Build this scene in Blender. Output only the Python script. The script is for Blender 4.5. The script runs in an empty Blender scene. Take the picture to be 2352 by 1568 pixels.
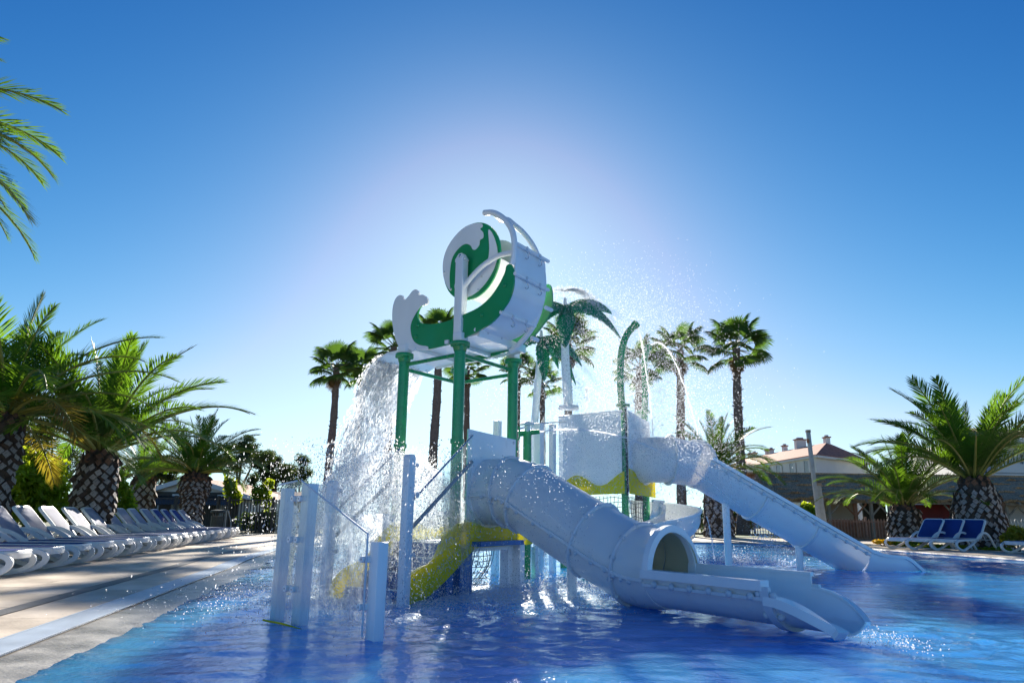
import bpy, bmesh, math, random
import numpy as np
from mathutils import Vector, Matrix, Quaternion, noise as mnoise

random.seed(7)
rng = np.random.default_rng(11)
scene = bpy.context.scene
col = scene.collection
PI = math.pi

# ------------------------------------------------------------------ camera
CAM = Vector((0, 0, .95))
FPX = 1650.0                       # focal length in units of a 2352 x 1568 picture
TILT = math.atan(401 / 1650.0)
ROLL = .0136
_f = Vector((0, math.cos(TILT), math.sin(TILT)))
_r = Vector((1, 0, 0))
_u = Vector((0, -math.sin(TILT), math.cos(TILT)))
_R = _r * math.cos(ROLL) + _u * math.sin(ROLL)
_U = _u * math.cos(ROLL) - _r * math.sin(ROLL)
cd = bpy.data.cameras.new('camera')
cd.sensor_width = 36
cd.lens = 36 * FPX / 2352
cd.clip_start = .05
cd.clip_end = 3000
cam = bpy.data.objects.new('camera', cd)
m = Matrix((_R, _U, -_f)).transposed().to_4x4()
m.translation = CAM
cam.matrix_world = m
col.objects.link(cam)
scene.camera = cam

# ------------------------------------------------------------------ light
SUN_EL, SUN_AZ = math.radians(20.0), math.radians(-1.2)       # azimuth clockwise from +Y
world = bpy.data.worlds.new('World')
scene.world = world
world.use_nodes = True
wn, wl = world.node_tree.nodes, world.node_tree.links
bg = wn['Background']
sky = wn.new('ShaderNodeTexSky')
sky.sky_type = 'NISHITA'
sky.sun_disc = False
sky.sun_elevation = SUN_EL
sky.sun_rotation = SUN_AZ
sky.altitude = 0
sky.air_density = .72
sky.dust_density = .16
sky.ozone_density = 5.0
# colour grade of the sky, the same in every direction: deeper blue overhead, pale near the horizon
sep = wn.new('ShaderNodeSeparateColor'); cmb = wn.new('ShaderNodeCombineColor')
wl.new(sky.outputs[0], sep.inputs[0])
for k, (pw_, gain) in enumerate(((2.5, .265), (1.75, .39), (1.2, .62))):
    p_ = wn.new('ShaderNodeMath'); p_.operation = 'POWER'; p_.inputs[1].default_value = pw_
    g_ = wn.new('ShaderNodeMath'); g_.operation = 'MULTIPLY'; g_.inputs[1].default_value = gain
    d_ = wn.new('ShaderNodeMath'); d_.operation = 'DIVIDE'; a_ = wn.new('ShaderNodeMath'); a_.operation = 'MULTIPLY_ADD'; a_.inputs[1].default_value = 1 / (7.5, 7.5, 12)[k]; a_.inputs[2].default_value = 1
    wl.new(sep.outputs[k], p_.inputs[0]); wl.new(p_.outputs[0], g_.inputs[0]); wl.new(g_.outputs[0], a_.inputs[0]); wl.new(g_.outputs[0], d_.inputs[0]); wl.new(a_.outputs[0], d_.inputs[1]); wl.new(d_.outputs[0], cmb.inputs[k])
mn = wn.new('ShaderNodeMath'); mn.operation = 'MINIMUM'                # never redder than green
cp = wn.new('ShaderNodeMath'); cp.operation = 'MULTIPLY'; cp.inputs[1].default_value = .71
wl.new(cmb.inputs[1].links[0].from_socket, cp.inputs[0])
wl.new(cmb.inputs[0].links[0].from_socket, mn.inputs[0]); wl.new(cp.outputs[0], mn.inputs[1]); wl.new(mn.outputs[0], cmb.inputs[0])
wl.new(cmb.outputs[0], bg.inputs['Color'])
bg.inputs['Strength'].default_value = .094
sl = bpy.data.lights.new('sun', 'SUN')
sl.energy = 4.8
sl.angle = math.radians(.55)
sl.color = (1, .93, .82)
sun = bpy.data.objects.new('sun', sl)
sd = Vector((math.sin(SUN_AZ) * math.cos(SUN_EL), math.cos(SUN_AZ) * math.cos(SUN_EL), math.sin(SUN_EL)))
sun.rotation_euler = sd.to_track_quat('Z', 'Y').to_euler()
sun.location = sd * 60
col.objects.link(sun)
vs = scene.view_settings
vs.view_transform = 'Standard'
vs.look = 'None'
vs.exposure = 1.3
vs.gamma = 1
cy = scene.cycles
cy.max_bounces = 6
cy.transparent_max_bounces = 14
cy.diffuse_bounces = 3
cy.glossy_bounces = 3
cy.transmission_bounces = 4
cy.caustics_reflective = False
cy.caustics_refractive = False
cy.sample_clamp_indirect = 4
cy.sample_clamp_direct = 12
cy.use_denoising = True

# ------------------------------------------------------------------ picture to place helpers
def ray(x, y): return _f + _R * ((x - 1176) / FPX) + _U * ((784 - y) / FPX)
def G(x, y, z=0.0):
    d = ray(x, y); return CAM + d * ((z - CAM.z) / d.z)
def AT(x, y, Y):
    d = ray(x, y); return CAM + d * (Y / d.y)
def ONPL(x, y, p, n):
    d = ray(x, y); return CAM + d * ((Vector(p) - CAM).dot(n) / d.dot(n))

# ------------------------------------------------------------------ materials
def nmat(name):
    m = bpy.data.materials.new(name); m.use_nodes = True
    nt = m.node_tree; nt.nodes.clear()
    out = nt.nodes.new('ShaderNodeOutputMaterial')
    return m, nt, out
def N(nt, t, **kw):
    n = nt.nodes.new(t)
    for k, v in kw.items(): setattr(n, k, v)
    return n
def mat(name, c, rough=.5, var=.18, scale=4.0, bump=0.0, bscale=30.0, c2=None, metallic=0.0, spec=.5, trans=0.0, coat=0.0, detail=5, stretch=None, rvar=.1, tcol=None):
    m, nt, out = nmat(name)
    tc = N(nt, 'ShaderNodeTexCoord')
    src = tc.outputs['Object']
    if stretch:
        mp = N(nt, 'ShaderNodeMapping'); mp.inputs['Scale'].default_value = stretch
        nt.links.new(src, mp.inputs[0]); src = mp.outputs[0]
    nz = N(nt, 'ShaderNodeTexNoise'); nz.inputs['Scale'].default_value = scale; nz.inputs['Detail'].default_value = detail
    nt.links.new(src, nz.inputs['Vector'])
    rp = N(nt, 'ShaderNodeValToRGB')
    lo = [x * (1 - var) for x in c]; hi = [min(1, x * (1 + var)) for x in (c2 or c)]
    rp.color_ramp.elements[0].position = .3; rp.color_ramp.elements[1].position = .7
    rp.color_ramp.elements[0].color = (*lo, 1); rp.color_ramp.elements[1].color = (*hi, 1)
    nt.links.new(nz.outputs[0], rp.inputs[0])
    oi = N(nt, 'ShaderNodeObjectInfo')
    hv = N(nt, 'ShaderNodeHueSaturation')
    mr = N(nt, 'ShaderNodeMapRange'); mr.inputs[3].default_value = 1 - var * .5; mr.inputs[4].default_value = 1 + var * .5
    nt.links.new(oi.outputs['Random'], mr.inputs[0]); nt.links.new(mr.outputs[0], hv.inputs['Value'])
    nt.links.new(rp.outputs[0], hv.inputs['Color'])
    b = N(nt, 'ShaderNodeBsdfPrincipled')
    nt.links.new(hv.outputs[0], b.inputs['Base Color'])
    b.inputs['Metallic'].default_value = metallic
    b.inputs['Specular IOR Level'].default_value = spec
    b.inputs['Coat Weight'].default_value = coat
    r2 = N(nt, 'ShaderNodeMapRange'); r2.inputs[3].default_value = max(.02, rough - rvar); r2.inputs[4].default_value = min(1, rough + rvar)
    nt.links.new(nz.outputs[0], r2.inputs[0]); nt.links.new(r2.outputs[0], b.inputs['Roughness'])
    if bump:
        n2 = N(nt, 'ShaderNodeTexNoise'); n2.inputs['Scale'].default_value = bscale; n2.inputs['Detail'].default_value = 6
        nt.links.new(src, n2.inputs['Vector'])
        bp = N(nt, 'ShaderNodeBump'); bp.inputs['Strength'].default_value = bump; bp.inputs['Distance'].default_value = .02
        nt.links.new(n2.outputs[0], bp.inputs['Height']); nt.links.new(bp.outputs[0], b.inputs['Normal'])
    if trans:
        t = N(nt, 'ShaderNodeBsdfTranslucent')
        if tcol: t.inputs['Color'].default_value = (*tcol, 1)
        else: nt.links.new(hv.outputs[0], t.inputs['Color'])
        mx = N(nt, 'ShaderNodeMixShader'); mx.inputs[0].default_value = trans
        nt.links.new(b.outputs[0], mx.inputs[1]); nt.links.new(t.outputs[0], mx.inputs[2])
        nt.links.new(mx.outputs[0], out.inputs[0])
    else:
        nt.links.new(b.outputs[0], out.inputs[0])
    return m

MT = {}
MT['white'] = mat('white_plastic', (.92, .92, .915), .32, .045, 2.2, .05, 60, coat=.25, stretch=(1, 1, .35))
MT['cream'] = mat('cream_gelcoat', (.88, .80, .58), .35, .05, 1.6, .03, 40, trans=.5, tcol=(1.0, .9, .66))
MT['gelcoat'] = mat('white_gelcoat', (.92, .92, .915), .30, .045, 2.2, .05, 60, coat=.25, stretch=(1, 1, .35), trans=.16, tcol=(.95, .93, .86))
MT['flange'] = mat('flange_plastic', (.74, .76, .78), .35, .05, 3, .03, 40)
MT['green'] = mat('green_paint', (.008, .30, .085), .28, .14, 3, .05, 60, coat=.5)
MT['leafgreen'] = mat('green_fibreglass', (.008, .22, .10), .4, .2, 5, .08, 30, trans=.25, tcol=(.02, .45, .12))
MT['panelgreen'] = mat('green_panel', (.006, .30, .09), .33, .07, 2, .03, 60, coat=.3)
MT['yellow'] = mat('yellow_panel', (.95, .82, .010), .38, .05, 2.5, .05, 40, c2=(.97, .82, .010), trans=.45, tcol=(1.0, .88, .03))
MT['bluestep'] = mat('blue_step', (.03, .14, .42), .45, .2, 6, .1, 50)
MT['steel'] = mat('steel', (.62, .64, .66), .25, .08, 8, 0, metallic=1.0)
MT['bolt'] = mat('bolt_cap', (.66, .69, .72), .35, .06, 10)
MT['darkrubber'] = mat('dark_rope', (.05, .055, .06), .7, .3, 20, .2, 80)
MT['lframe'] = mat('resin_frame', (.76, .77, .77), .38, .05, 3, .05, 80)
MT['fabblue'] = mat('blue_sling', (.022, .075, .33), .7, .2, 2.2, .35, 400, trans=.3)
MT['fabpale'] = mat('pale_sling', (.30, .33, .47), .7, .25, 2.2, .35, 400, c2=(.44, .45, .56), trans=.4, tcol=(.62, .62, .70))
MT['deck'] = mat('deck_stone', (.50, .41, .31), .62, .12, .9, .2, 22, c2=(.56, .47, .36))
MT['slab'] = mat('deck_slab', (.54, .44, .325), .55, .26, 1.3, .22, 30, c2=(.64, .54, .42), rvar=.2)
MT['wetconc'] = mat('wet_concrete', (.30, .28, .25), .32, .3, 3, .3, 40, c2=(.36, .34, .30), rvar=.18)
MT['band'] = mat('drain_band', (.17, .165, .16), .5, .25, 6, .3, 60)
MT['grate'] = mat('gutter_grate', (.62, .70, .78), .35, .08, 3, .0, 30)
MT['tile'] = mat('pool_mosaic', (.03, .27, .72), .35, .2, 3.0, .0, 30, c2=(.04, .34, .80))
MT['grass'] = mat('lawn', (.07, .13, .02), .8, .4, 8, .5, 60)
MT['soil'] = mat('soil_ground', (.22, .19, .13), .9, .3, .5, .4, 12, c2=(.18, .20, .10))
MT['trunkdark'] = mat('palm_trunk', (.075, .052, .038), .9, .4, 8, .6, 40)
MT['boss'] = mat('leaf_base_scar', (.24, .20, .175), .85, .35, 14, .5, 60, c2=(.36, .32, .29))
MT['bossbrown'] = mat('leaf_base_fibre', (.15, .065, .032), .9, .35, 14, .5, 60, c2=(.20, .10, .055))
MT['fantrunk'] = mat('fan_palm_trunk', (.17, .115, .095), .9, .35, 9, .7, 35, c2=(.24, .17, .14), stretch=(1, 1, 3))
MT['frond'] = mat('palm_frond', (.045, .115, .008), .45, .3, 3, 0, c2=(.07, .15, .01), trans=.44, tcol=(.20, .38, .02))
MT['frondyellow'] = mat('old_palm_frond', (.11, .11, .015), .5, .3, 3, 0, c2=(.16, .10, .02), trans=.42, tcol=(.42, .33, .03))
MT['rachis'] = mat('palm_rachis', (.26, .27, .05), .45, .2, 3, 0, c2=(.34, .31, .07), trans=.15)
MT['fan'] = mat('fan_leaf', (.03, .075, .014), .45, .3, 3, 0, c2=(.05, .105, .018), trans=.35, tcol=(.14, .28, .03))
MT['petiole'] = mat('fan_petiole', (.20, .19, .06), .5, .2, 5)
MT['deadleaf'] = mat('dead_leaf', (.20, .13, .06), .85, .3, 6, 0, trans=.2)
MT['bush'] = mat('bush_leaf', (.11, .21, .012), .5, .4, 1.2, 0, c2=(.17, .27, .015), trans=.5, tcol=(.58, .70, .03))
MT['bushyellow'] = mat('yellow_bush_leaf', (.20, .20, .015), .5, .3, 3, 0, trans=.45, tcol=(.60, .52, .03))
MT['pine'] = mat('pine_needle', (.022, .048, .014), .6, .4, .6, 0, c2=(.040, .070, .018), trans=.3, tcol=(.09, .14, .02))
MT['bark'] = mat('bark', (.11, .075, .055), .9, .3, 6, .6, 20)
MT['flower'] = mat('yellow_flower', (.75, .48, .01), .6, .2, 10, 0, trans=.3)
MT['thatch'] = mat('thatch', (.46, .25, .125), .95, .4, 7, .9, 60, c2=(.62, .38, .20), stretch=(3, 1, 1))
MT['wood'] = mat('timber', (.30, .22, .15), .7, .25, 6, .2, 30, c2=(.36, .27, .19), stretch=(1, 1, .3))
MT['redwood'] = mat('red_timber', (.34, .13, .06), .7, .25, 6, .2, 30)
MT['redwall'] = mat('red_wall', (.20, .012, .010), .7, .2, 1.5, .1, 20)
MT['pinkwall'] = mat('rendered_wall', (.62, .55, .52), .85, .06, 1.2, .1, 40)
MT['bwall'] = mat('white_render', (.74, .72, .69), .85, .05, .6, .08, 30)
MT['tileroof'] = mat('roof_tile', (.33, .12, .07), .85, .25, 3, .3, 20, c2=(.40, .17, .10))
MT['glasswin'] = mat('window_glass', (.10, .13, .16), .08, .2, 2, 0)
MT['shutter'] = mat('grey_shutter', (.42, .45, .48), .6, .1, 3)
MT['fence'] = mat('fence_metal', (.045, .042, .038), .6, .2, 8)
MT['fencewood'] = mat('fence_picket', (.36, .19, .12), .75, .25, 9, .2, 30)
MT['galv'] = mat('galvanised', (.36, .38, .38), .5, .15, 5)
MT['bin'] = mat('bin_plastic', (.05, .055, .05), .5, .2, 5)
MT['vine'] = mat('vine_leaf', (.10, .19, .012), .5, .3, 4, 0, trans=.45, tcol=(.45, .55, .02))

def water_material():
    m, nt, out = nmat('pool_water')
    L = nt.links
    tc = N(nt, 'ShaderNodeTexCoord')
    n1 = N(nt, 'ShaderNodeTexNoise'); n1.inputs['Scale'].default_value = 7; n1.inputs['Detail'].default_value = 4; n1.inputs['Distortion'].default_value = .6
    n2 = N(nt, 'ShaderNodeTexNoise'); n2.inputs['Scale'].default_value = 26; n2.inputs['Detail'].default_value = 3
    L.new(tc.outputs['Object'], n1.inputs['Vector']); L.new(tc.outputs['Object'], n2.inputs['Vector'])
    b1 = N(nt, 'ShaderNodeBump'); b1.inputs['Strength'].default_value = .34; b1.inputs['Distance'].default_value = .022
    b2 = N(nt, 'ShaderNodeBump'); b2.inputs['Strength'].default_value = .4; b2.inputs['Distance'].default_value = .008
    L.new(n1.outputs[0], b1.inputs['Height']); L.new(n2.outputs[0], b2.inputs['Height']); L.new(b1.outputs[0], b2.inputs['Normal'])
    # light scatters a metre or so inside the water before it comes back out, so shadows on it stay soft
    mx = N(nt, 'ShaderNodeBsdfPrincipled'); mx.inputs['Base Color'].default_value = (.065, .33, .76, 1); mx.inputs['Roughness'].default_value = .035; mx.inputs['IOR'].default_value = 1.33
    mx.inputs['Subsurface Weight'].default_value = 1; mx.inputs['Subsurface Radius'].default_value = (.5, .9, 1.0); mx.inputs['Subsurface Scale'].default_value = 2.4
    L.new(b2.outputs[0], mx.inputs['Normal'])
    # foam, where the mesh says the water is churned
    at = N(nt, 'ShaderNodeAttribute'); at.attribute_name = 'foam'
    n3 = N(nt, 'ShaderNodeTexNoise'); n3.inputs['Scale'].default_value = 11; n3.inputs['Detail'].default_value = 8; n3.inputs['Roughness'].default_value = .75; n3.inputs['Distortion'].default_value = 1.2
    L.new(tc.outputs['Object'], n3.inputs['Vector'])
    ad = N(nt, 'ShaderNodeMath', operation='ADD'); L.new(n3.outputs[0], ad.inputs[0]); L.new(at.outputs['Fac'], ad.inputs[1])
    mr = N(nt, 'ShaderNodeMapRange'); mr.inputs[1].default_value = .78; mr.inputs[2].default_value = 1.10; mr.inputs[4].default_value = .85
    L.new(ad.outputs[0], mr.inputs[0])
    fd = N(nt, 'ShaderNodeBsdfPrincipled'); fd.inputs['Base Color'].default_value = (.78, .84, .88, 1); fd.inputs['Roughness'].default_value = .5
    L.new(b2.outputs[0], fd.inputs['Normal'])
    m2 = N(nt, 'ShaderNodeMixShader'); L.new(mr.outputs[0], m2.inputs[0]); L.new(mx.outputs[0], m2.inputs[1]); L.new(fd.outputs[0], m2.inputs[2])
    L.new(m2.outputs[0], out.inputs[0])
    return m
MT['water'] = water_material()

def thin_water(name, clear, streak, scale, white=.55):
    """falling sheet of water: mostly see-through, with brighter aerated streaks and a wet gloss"""
    m, nt, out = nmat(name); L = nt.links
    tc = N(nt, 'ShaderNodeTexCoord')
    mp = N(nt, 'ShaderNodeMapping'); mp.inputs['Scale'].default_value = streak; L.new(tc.outputs['Object'], mp.inputs[0])
    nz = N(nt, 'ShaderNodeTexNoise'); nz.inputs['Scale'].default_value = scale; nz.inputs['Detail'].default_value = 9; nz.inputs['Roughness'].default_value = .72; nz.inputs['Distortion'].default_value = .8
    L.new(mp.outputs[0], nz.inputs['Vector'])
    bp = N(nt, 'ShaderNodeBump'); bp.inputs['Strength'].default_value = .9; bp.inputs['Distance'].default_value = .03; L.new(nz.outputs[0], bp.inputs['Height'])
    mr = N(nt, 'ShaderNodeMapRange'); mr.inputs[1].default_value = .38; mr.inputs[2].default_value = .68; mr.inputs[3].default_value = max(0, 1 - clear - .25); mr.inputs[4].default_value = min(1, 1 - clear + .3)
    L.new(nz.outputs[0], mr.inputs[0])
    tr = N(nt, 'ShaderNodeBsdfTransparent'); tr.inputs['Color'].default_value = (.96, .98, 1, 1)
    tl = N(nt, 'ShaderNodeBsdfTranslucent'); tl.inputs['Color'].default_value = (.97, .98, 1, 1); L.new(bp.outputs[0], tl.inputs['Normal'])
    gl = N(nt, 'ShaderNodeBsdfGlossy'); gl.inputs['Roughness'].default_value = .12; gl.inputs['Color'].default_value = (.9, .95, 1, 1); L.new(bp.outputs[0], gl.inputs['Normal'])
    mw = N(nt, 'ShaderNodeMixShader'); mw.inputs[0].default_value = white; L.new(gl.outputs[0], mw.inputs[1]); L.new(tl.outputs[0], mw.inputs[2])
    mx = N(nt, 'ShaderNodeMixShader'); L.new(mr.outputs[0], mx.inputs[0]); L.new(tr.outputs[0], mx.inputs[1]); L.new(mw.outputs[0], mx.inputs[2])
    L.new(mx.outputs[0], out.inputs[0])
    return m
MT['sheet'] = thin_water('water_sheet', .62, (1, 1, .4), 9, .9)
MT['bell'] = thin_water('water_bell', .62, (1, 1, .5), 10, .95)
MT['curtain'] = thin_water('water_curtain', .72, (1, 1, .18), 12, .95)

def drop_material():
    m, nt, out = nmat('water_drop'); L = nt.links
    tr = N(nt, 'ShaderNodeBsdfTransparent'); tr.inputs['Color'].default_value = (.95, .98, 1, 1)
    tl = N(nt, 'ShaderNodeBsdfTranslucent'); tl.inputs['Color'].default_value = (1, 1, 1, 1)
    gl = N(nt, 'ShaderNodeBsdfGlossy'); gl.inputs['Roughness'].default_value = .08
    a = N(nt, 'ShaderNodeMixShader'); a.inputs[0].default_value = .15; L.new(tl.outputs[0], a.inputs[1]); L.new(gl.outputs[0], a.inputs[2])
    b = N(nt, 'ShaderNodeMixShader'); b.inputs[0].default_value = .62; L.new(tr.outputs[0], b.inputs[1]); L.new(a.outputs[0], b.inputs[2])
    L.new(b.outputs[0], out.inputs[0]); return m
MT['drop'] = drop_material()

def glass_material():
    m, nt, out = nmat('acrylic_glass'); L = nt.links
    tc = N(nt, 'ShaderNodeTexCoord')
    mp = N(nt, 'ShaderNodeMapping'); mp.inputs['Scale'].default_value = (1, 1, .22); L.new(tc.outputs['Object'], mp.inputs[0])
    nz = N(nt, 'ShaderNodeTexNoise'); nz.inputs['Scale'].default_value = 16; nz.inputs['Detail'].default_value = 8; nz.inputs['Roughness'].default_value = .7; L.new(mp.outputs[0], nz.inputs['Vector'])
    bp = N(nt, 'ShaderNodeBump'); bp.inputs['Strength'].default_value = .25; bp.inputs['Distance'].default_value = .01; L.new(nz.outputs[0], bp.inputs['Height'])
    lw = N(nt, 'ShaderNodeLayerWeight'); lw.inputs['Blend'].default_value = .5
    pw_ = N(nt, 'ShaderNodeMath', operation='POWER'); pw_.inputs[1].default_value = 4.0; L.new(lw.outputs['Facing'], pw_.inputs[0])
    fr = N(nt, 'ShaderNodeMapRange'); fr.inputs[3].default_value = .03; fr.inputs[4].default_value = .7; L.new(pw_.outputs[0], fr.inputs[0])
    gl = N(nt, 'ShaderNodeBsdfGlossy'); gl.inputs['Roughness'].default_value = .05; L.new(bp.outputs[0], gl.inputs['Normal'])
    tr = N(nt, 'ShaderNodeBsdfTransparent'); tr.inputs['Color'].default_value = (.95, .975, .98, 1)
    tl = N(nt, 'ShaderNodeBsdfTranslucent'); tl.inputs['Color'].default_value = (.8, .87, .92, 1)
    mr = N(nt, 'ShaderNodeMapRange'); mr.inputs[1].default_value = .42; mr.inputs[2].default_value = .72; mr.inputs[3].default_value = .02; mr.inputs[4].default_value = .2; L.new(nz.outputs[0], mr.inputs[0])
    a = N(nt, 'ShaderNodeMixShader'); L.new(mr.outputs[0], a.inputs[0]); L.new(tr.outputs[0], a.inputs[1]); L.new(tl.outputs[0], a.inputs[2])
    b = N(nt, 'ShaderNodeMixShader'); L.new(fr.outputs[0], b.inputs[0]); L.new(a.outputs[0], b.inputs[1]); L.new(gl.outputs[0], b.inputs[2])
    L.new(b.outputs[0], out.inputs[0]); return m
MT['glass'] = glass_material()

# ------------------------------------------------------------------ mesh builder
class MB:
    def __init__(s): s.v = []; s.f = []; s.mi = []
    def add(s, vs, fs, mi=0):
        o = len(s.v); s.v.extend(Vector(p) for p in vs); s.f.extend(tuple(i + o for i in f) for f in fs); s.mi.extend([mi] * len(fs)); return s
    def box(s, c, size, M=None, mi=0, bev=0.0):
        hx, hy, hz = size[0] / 2, size[1] / 2, size[2] / 2
        c = Vector(c); M = M or Matrix.Identity(3)
        if not bev:
            vs = [c + M @ Vector((x, y, z)) for x in (-hx, hx) for y in (-hy, hy) for z in (-hz, hz)]
            fs = [(0, 1, 3, 2), (4, 6, 7, 5), (0, 4, 5, 1), (2, 3, 7, 6), (0, 2, 6, 4), (1, 5, 7, 3)]
            return s.add(vs, fs, mi)
        bm = bmesh.new(); bmesh.ops.create_cube(bm, size=1)
        for v in bm.verts: v.co = Vector((v.co.x * size[0], v.co.y * size[1], v.co.z * size[2]))
        bmesh.ops.bevel(bm, geom=bm.edges[:], offset=bev, segments=2, affect='EDGES', profile=.5)
        bm.verts.ensure_lookup_table()
        s.add([c + M @ v.co for v in bm.verts], [tuple(v.index for v in f.verts) for f in bm.faces], mi); bm.free(); return s
    def tube(s, pts, r, n=10, caps=True, mi=0, up=None, sec=None, closed=False):
        """sweep a circle (or the section sec, 2D points) along pts"""
        pts = [Vector(p) for p in pts]; k = len(pts)
        rr = r if hasattr(r, '__len__') else [r] * k
        sec = sec or [(math.cos(2 * PI * i / n), math.sin(2 * PI * i / n)) for i in range(n)]
        n = len(sec); vs = []; X = None
        for i, p in enumerate(pts):
            if closed: t = (pts[(i + 1) % k] - pts[i - 1]).normalized()
            else: t = (pts[min(i + 1, k - 1)] - pts[max(i - 1, 0)]).normalized()
            if up is not None: X = Vector(up).cross(t)
            elif X is None:
                a = Vector((0, 0, 1)) if abs(t.z) < .9 else Vector((1, 0, 0)); X = a.cross(t)
            else: X = X - t * X.dot(t)
            X.normalize(); Y = t.cross(X)
            vs += [p + (X * a + Y * b) * rr[i] for a, b in sec]
        fs = []
        rng_ = range(k) if closed else range(k - 1)
        for i in rng_:
            i2 = (i + 1) % k
            for j in range(n): j2 = (j + 1) % n; fs.append((i * n + j, i * n + j2, i2 * n + j2, i2 * n + j))
        if caps and not closed: fs.append(tuple(range(n - 1, -1, -1))); fs.append(tuple((k - 1) * n + j for j in range(n)))
        return s.add(vs, fs, mi)
    def prism(s, front, off, mi=0):
        """flat outline (3D points) pushed by the vector off"""
        n = len(front); front = [Vector(p) for p in front]; off = Vector(off)
        return s.add(front + [p + off for p in front], [tuple(range(n)), tuple(range(2 * n - 1, n - 1, -1))] + [(i, i + n, (i + 1) % n + n, (i + 1) % n) for i in range(n)], mi)
    def lathe(s, prof, n=20, c=(0, 0, 0), M=None, mi=0, caps=True):
        c = Vector(c); M = M or Matrix.Identity(3); vs = []
        for r, z in prof: vs += [c + M @ Vector((r * math.cos(2 * PI * i / n), r * math.sin(2 * PI * i / n), z)) for i in range(n)]
        k = len(prof); fs = [(i * n + j, i * n + (j + 1) % n, (i + 1) * n + (j + 1) % n, (i + 1) * n + j) for i in range(k - 1) for j in range(n)]
        if caps: fs += [tuple(range(n - 1, -1, -1)), tuple((k - 1) * n + j for j in range(n))]
        return s.add(vs, fs, mi)
    def grid(s, rows, mi=0, close=False):
        n = len(rows[0]); vs = [p for r in rows for p in r]; fs = []
        for i in range(len(rows) - 1):
            for j in range(n if close else n - 1): fs.append((i * n + j, i * n + (j + 1) % n, (i + 1) * n + (j + 1) % n, (i + 1) * n + j))
        return s.add(vs, fs, mi)
    def mesh(s, name, mats, smooth=None, org=None):
        me = bpy.data.meshes.new(name)
        vs = s.v if org is None else [p - org for p in s.v]
        me.from_pydata([tuple(p) for p in vs], [], s.f)
        for mm in (mats if isinstance(mats, (list, tuple)) else [mats]): me.materials.append(MT[mm] if isinstance(mm, str) else mm)
        if any(s.mi): me.polygons.foreach_set('material_index', s.mi)
        if smooth is not None:
            bm = bmesh.new(); bm.from_mesh(me); bmesh.ops.recalc_face_normals(bm, faces=bm.faces[:]); bm.to_mesh(me); bm.free()
            me.shade_smooth()
            if smooth < 179: me.set_sharp_from_angle(angle=math.radians(smooth))
        me.update(); return me
    def build(s, name, mats, parent=None, smooth=35):
        org = ORG.get(parent.name, Vector((0, 0, 0))) if parent else Vector((0, 0, 0))
        o = bpy.data.objects.new(name, s.mesh(name, mats, smooth, org)); col.objects.link(o)
        if parent: o.parent = parent
        ORG[o.name] = org
        return o
ORG = {}
def tag(o, label=None, cat=None, group=None, kind=None):
    if label: o['label'] = label
    if cat: o['category'] = cat
    if group: o['group'] = group
    if kind: o['kind'] = kind
    return o
def thing(name, label, cat, loc=(0, 0, 0), rz=0.0, group=None):
    o = bpy.data.objects.new(name, None); col.objects.link(o); o.empty_display_size = .2
    o.location = loc; o.rotation_euler = (0, 0, rz)
    ORG[o.name] = Vector(loc) if not rz else Vector((0, 0, 0))
    return tag(o, label, cat, group)
def inst(name, me, parent, M):
    o = bpy.data.objects.new(name, me); col.objects.link(o)
    if parent: o.parent = parent
    o.matrix_basis = M; return o
def copy_tree(o, parent=None):
    c = o.copy(); col.objects.link(c)
    if parent: c.parent = parent
    for ch in list(o.children): copy_tree(ch, c)
    return c
def spline(pts, n=8, closed=False):
    """Catmull-Rom through pts"""
    P = [Vector(p) for p in pts]; k = len(P); out = []
    for i in range(k if closed else k - 1):
        p0 = P[i - 1] if (i or closed) else P[0] * 2 - P[1]
        p1 = P[i]; p2 = P[(i + 1) % k]
        p3 = P[(i + 2) % k] if (closed or i + 2 < k) else p2 * 2 - p1
        for j in range(n):
            t = j / n
            out.append(.5 * ((2 * p1) + (p2 - p0) * t + (2 * p0 - 5 * p1 + 4 * p2 - p3) * t * t + (3 * p1 - p0 - 3 * p2 + p3) * t ** 3))
    if not closed: out.append(P[-1].copy())
    return out
def rotz(a): return Matrix.Rotation(a, 3, 'Z')
def basis(x, y, z): return Matrix((Vector(x).normalized(), Vector(y).normalized(), Vector(z).normalized())).transposed()
def vnoise(P, scale, seed=0):
    """smooth value noise, vectorised: P (n,2 or 3)"""
    P = np.asarray(P, float) * scale + seed * 17.3
    i = np.floor(P).astype(np.int64); f = P - i; f = f * f * (3 - 2 * f)
    d = P.shape[1]; acc = np.zeros(len(P))
    for c in range(2 ** d):
        w = np.ones(len(P)); h = np.full(len(P), seed * 7919 + 1, dtype=np.int64)
        for k in range(d):
            bit = (c >> k) & 1
            w *= f[:, k] if bit else 1 - f[:, k]
            h = (h * 73856093) ^ ((i[:, k] + bit) * (19349663, 83492791, 49979687)[k])
        h = (h ^ (h >> 13)) * 1274126177 & 0x7fffffff
        acc += w * ((h ^ (h >> 16)) & 0xffff) / 65535.0
    return acc

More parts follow.
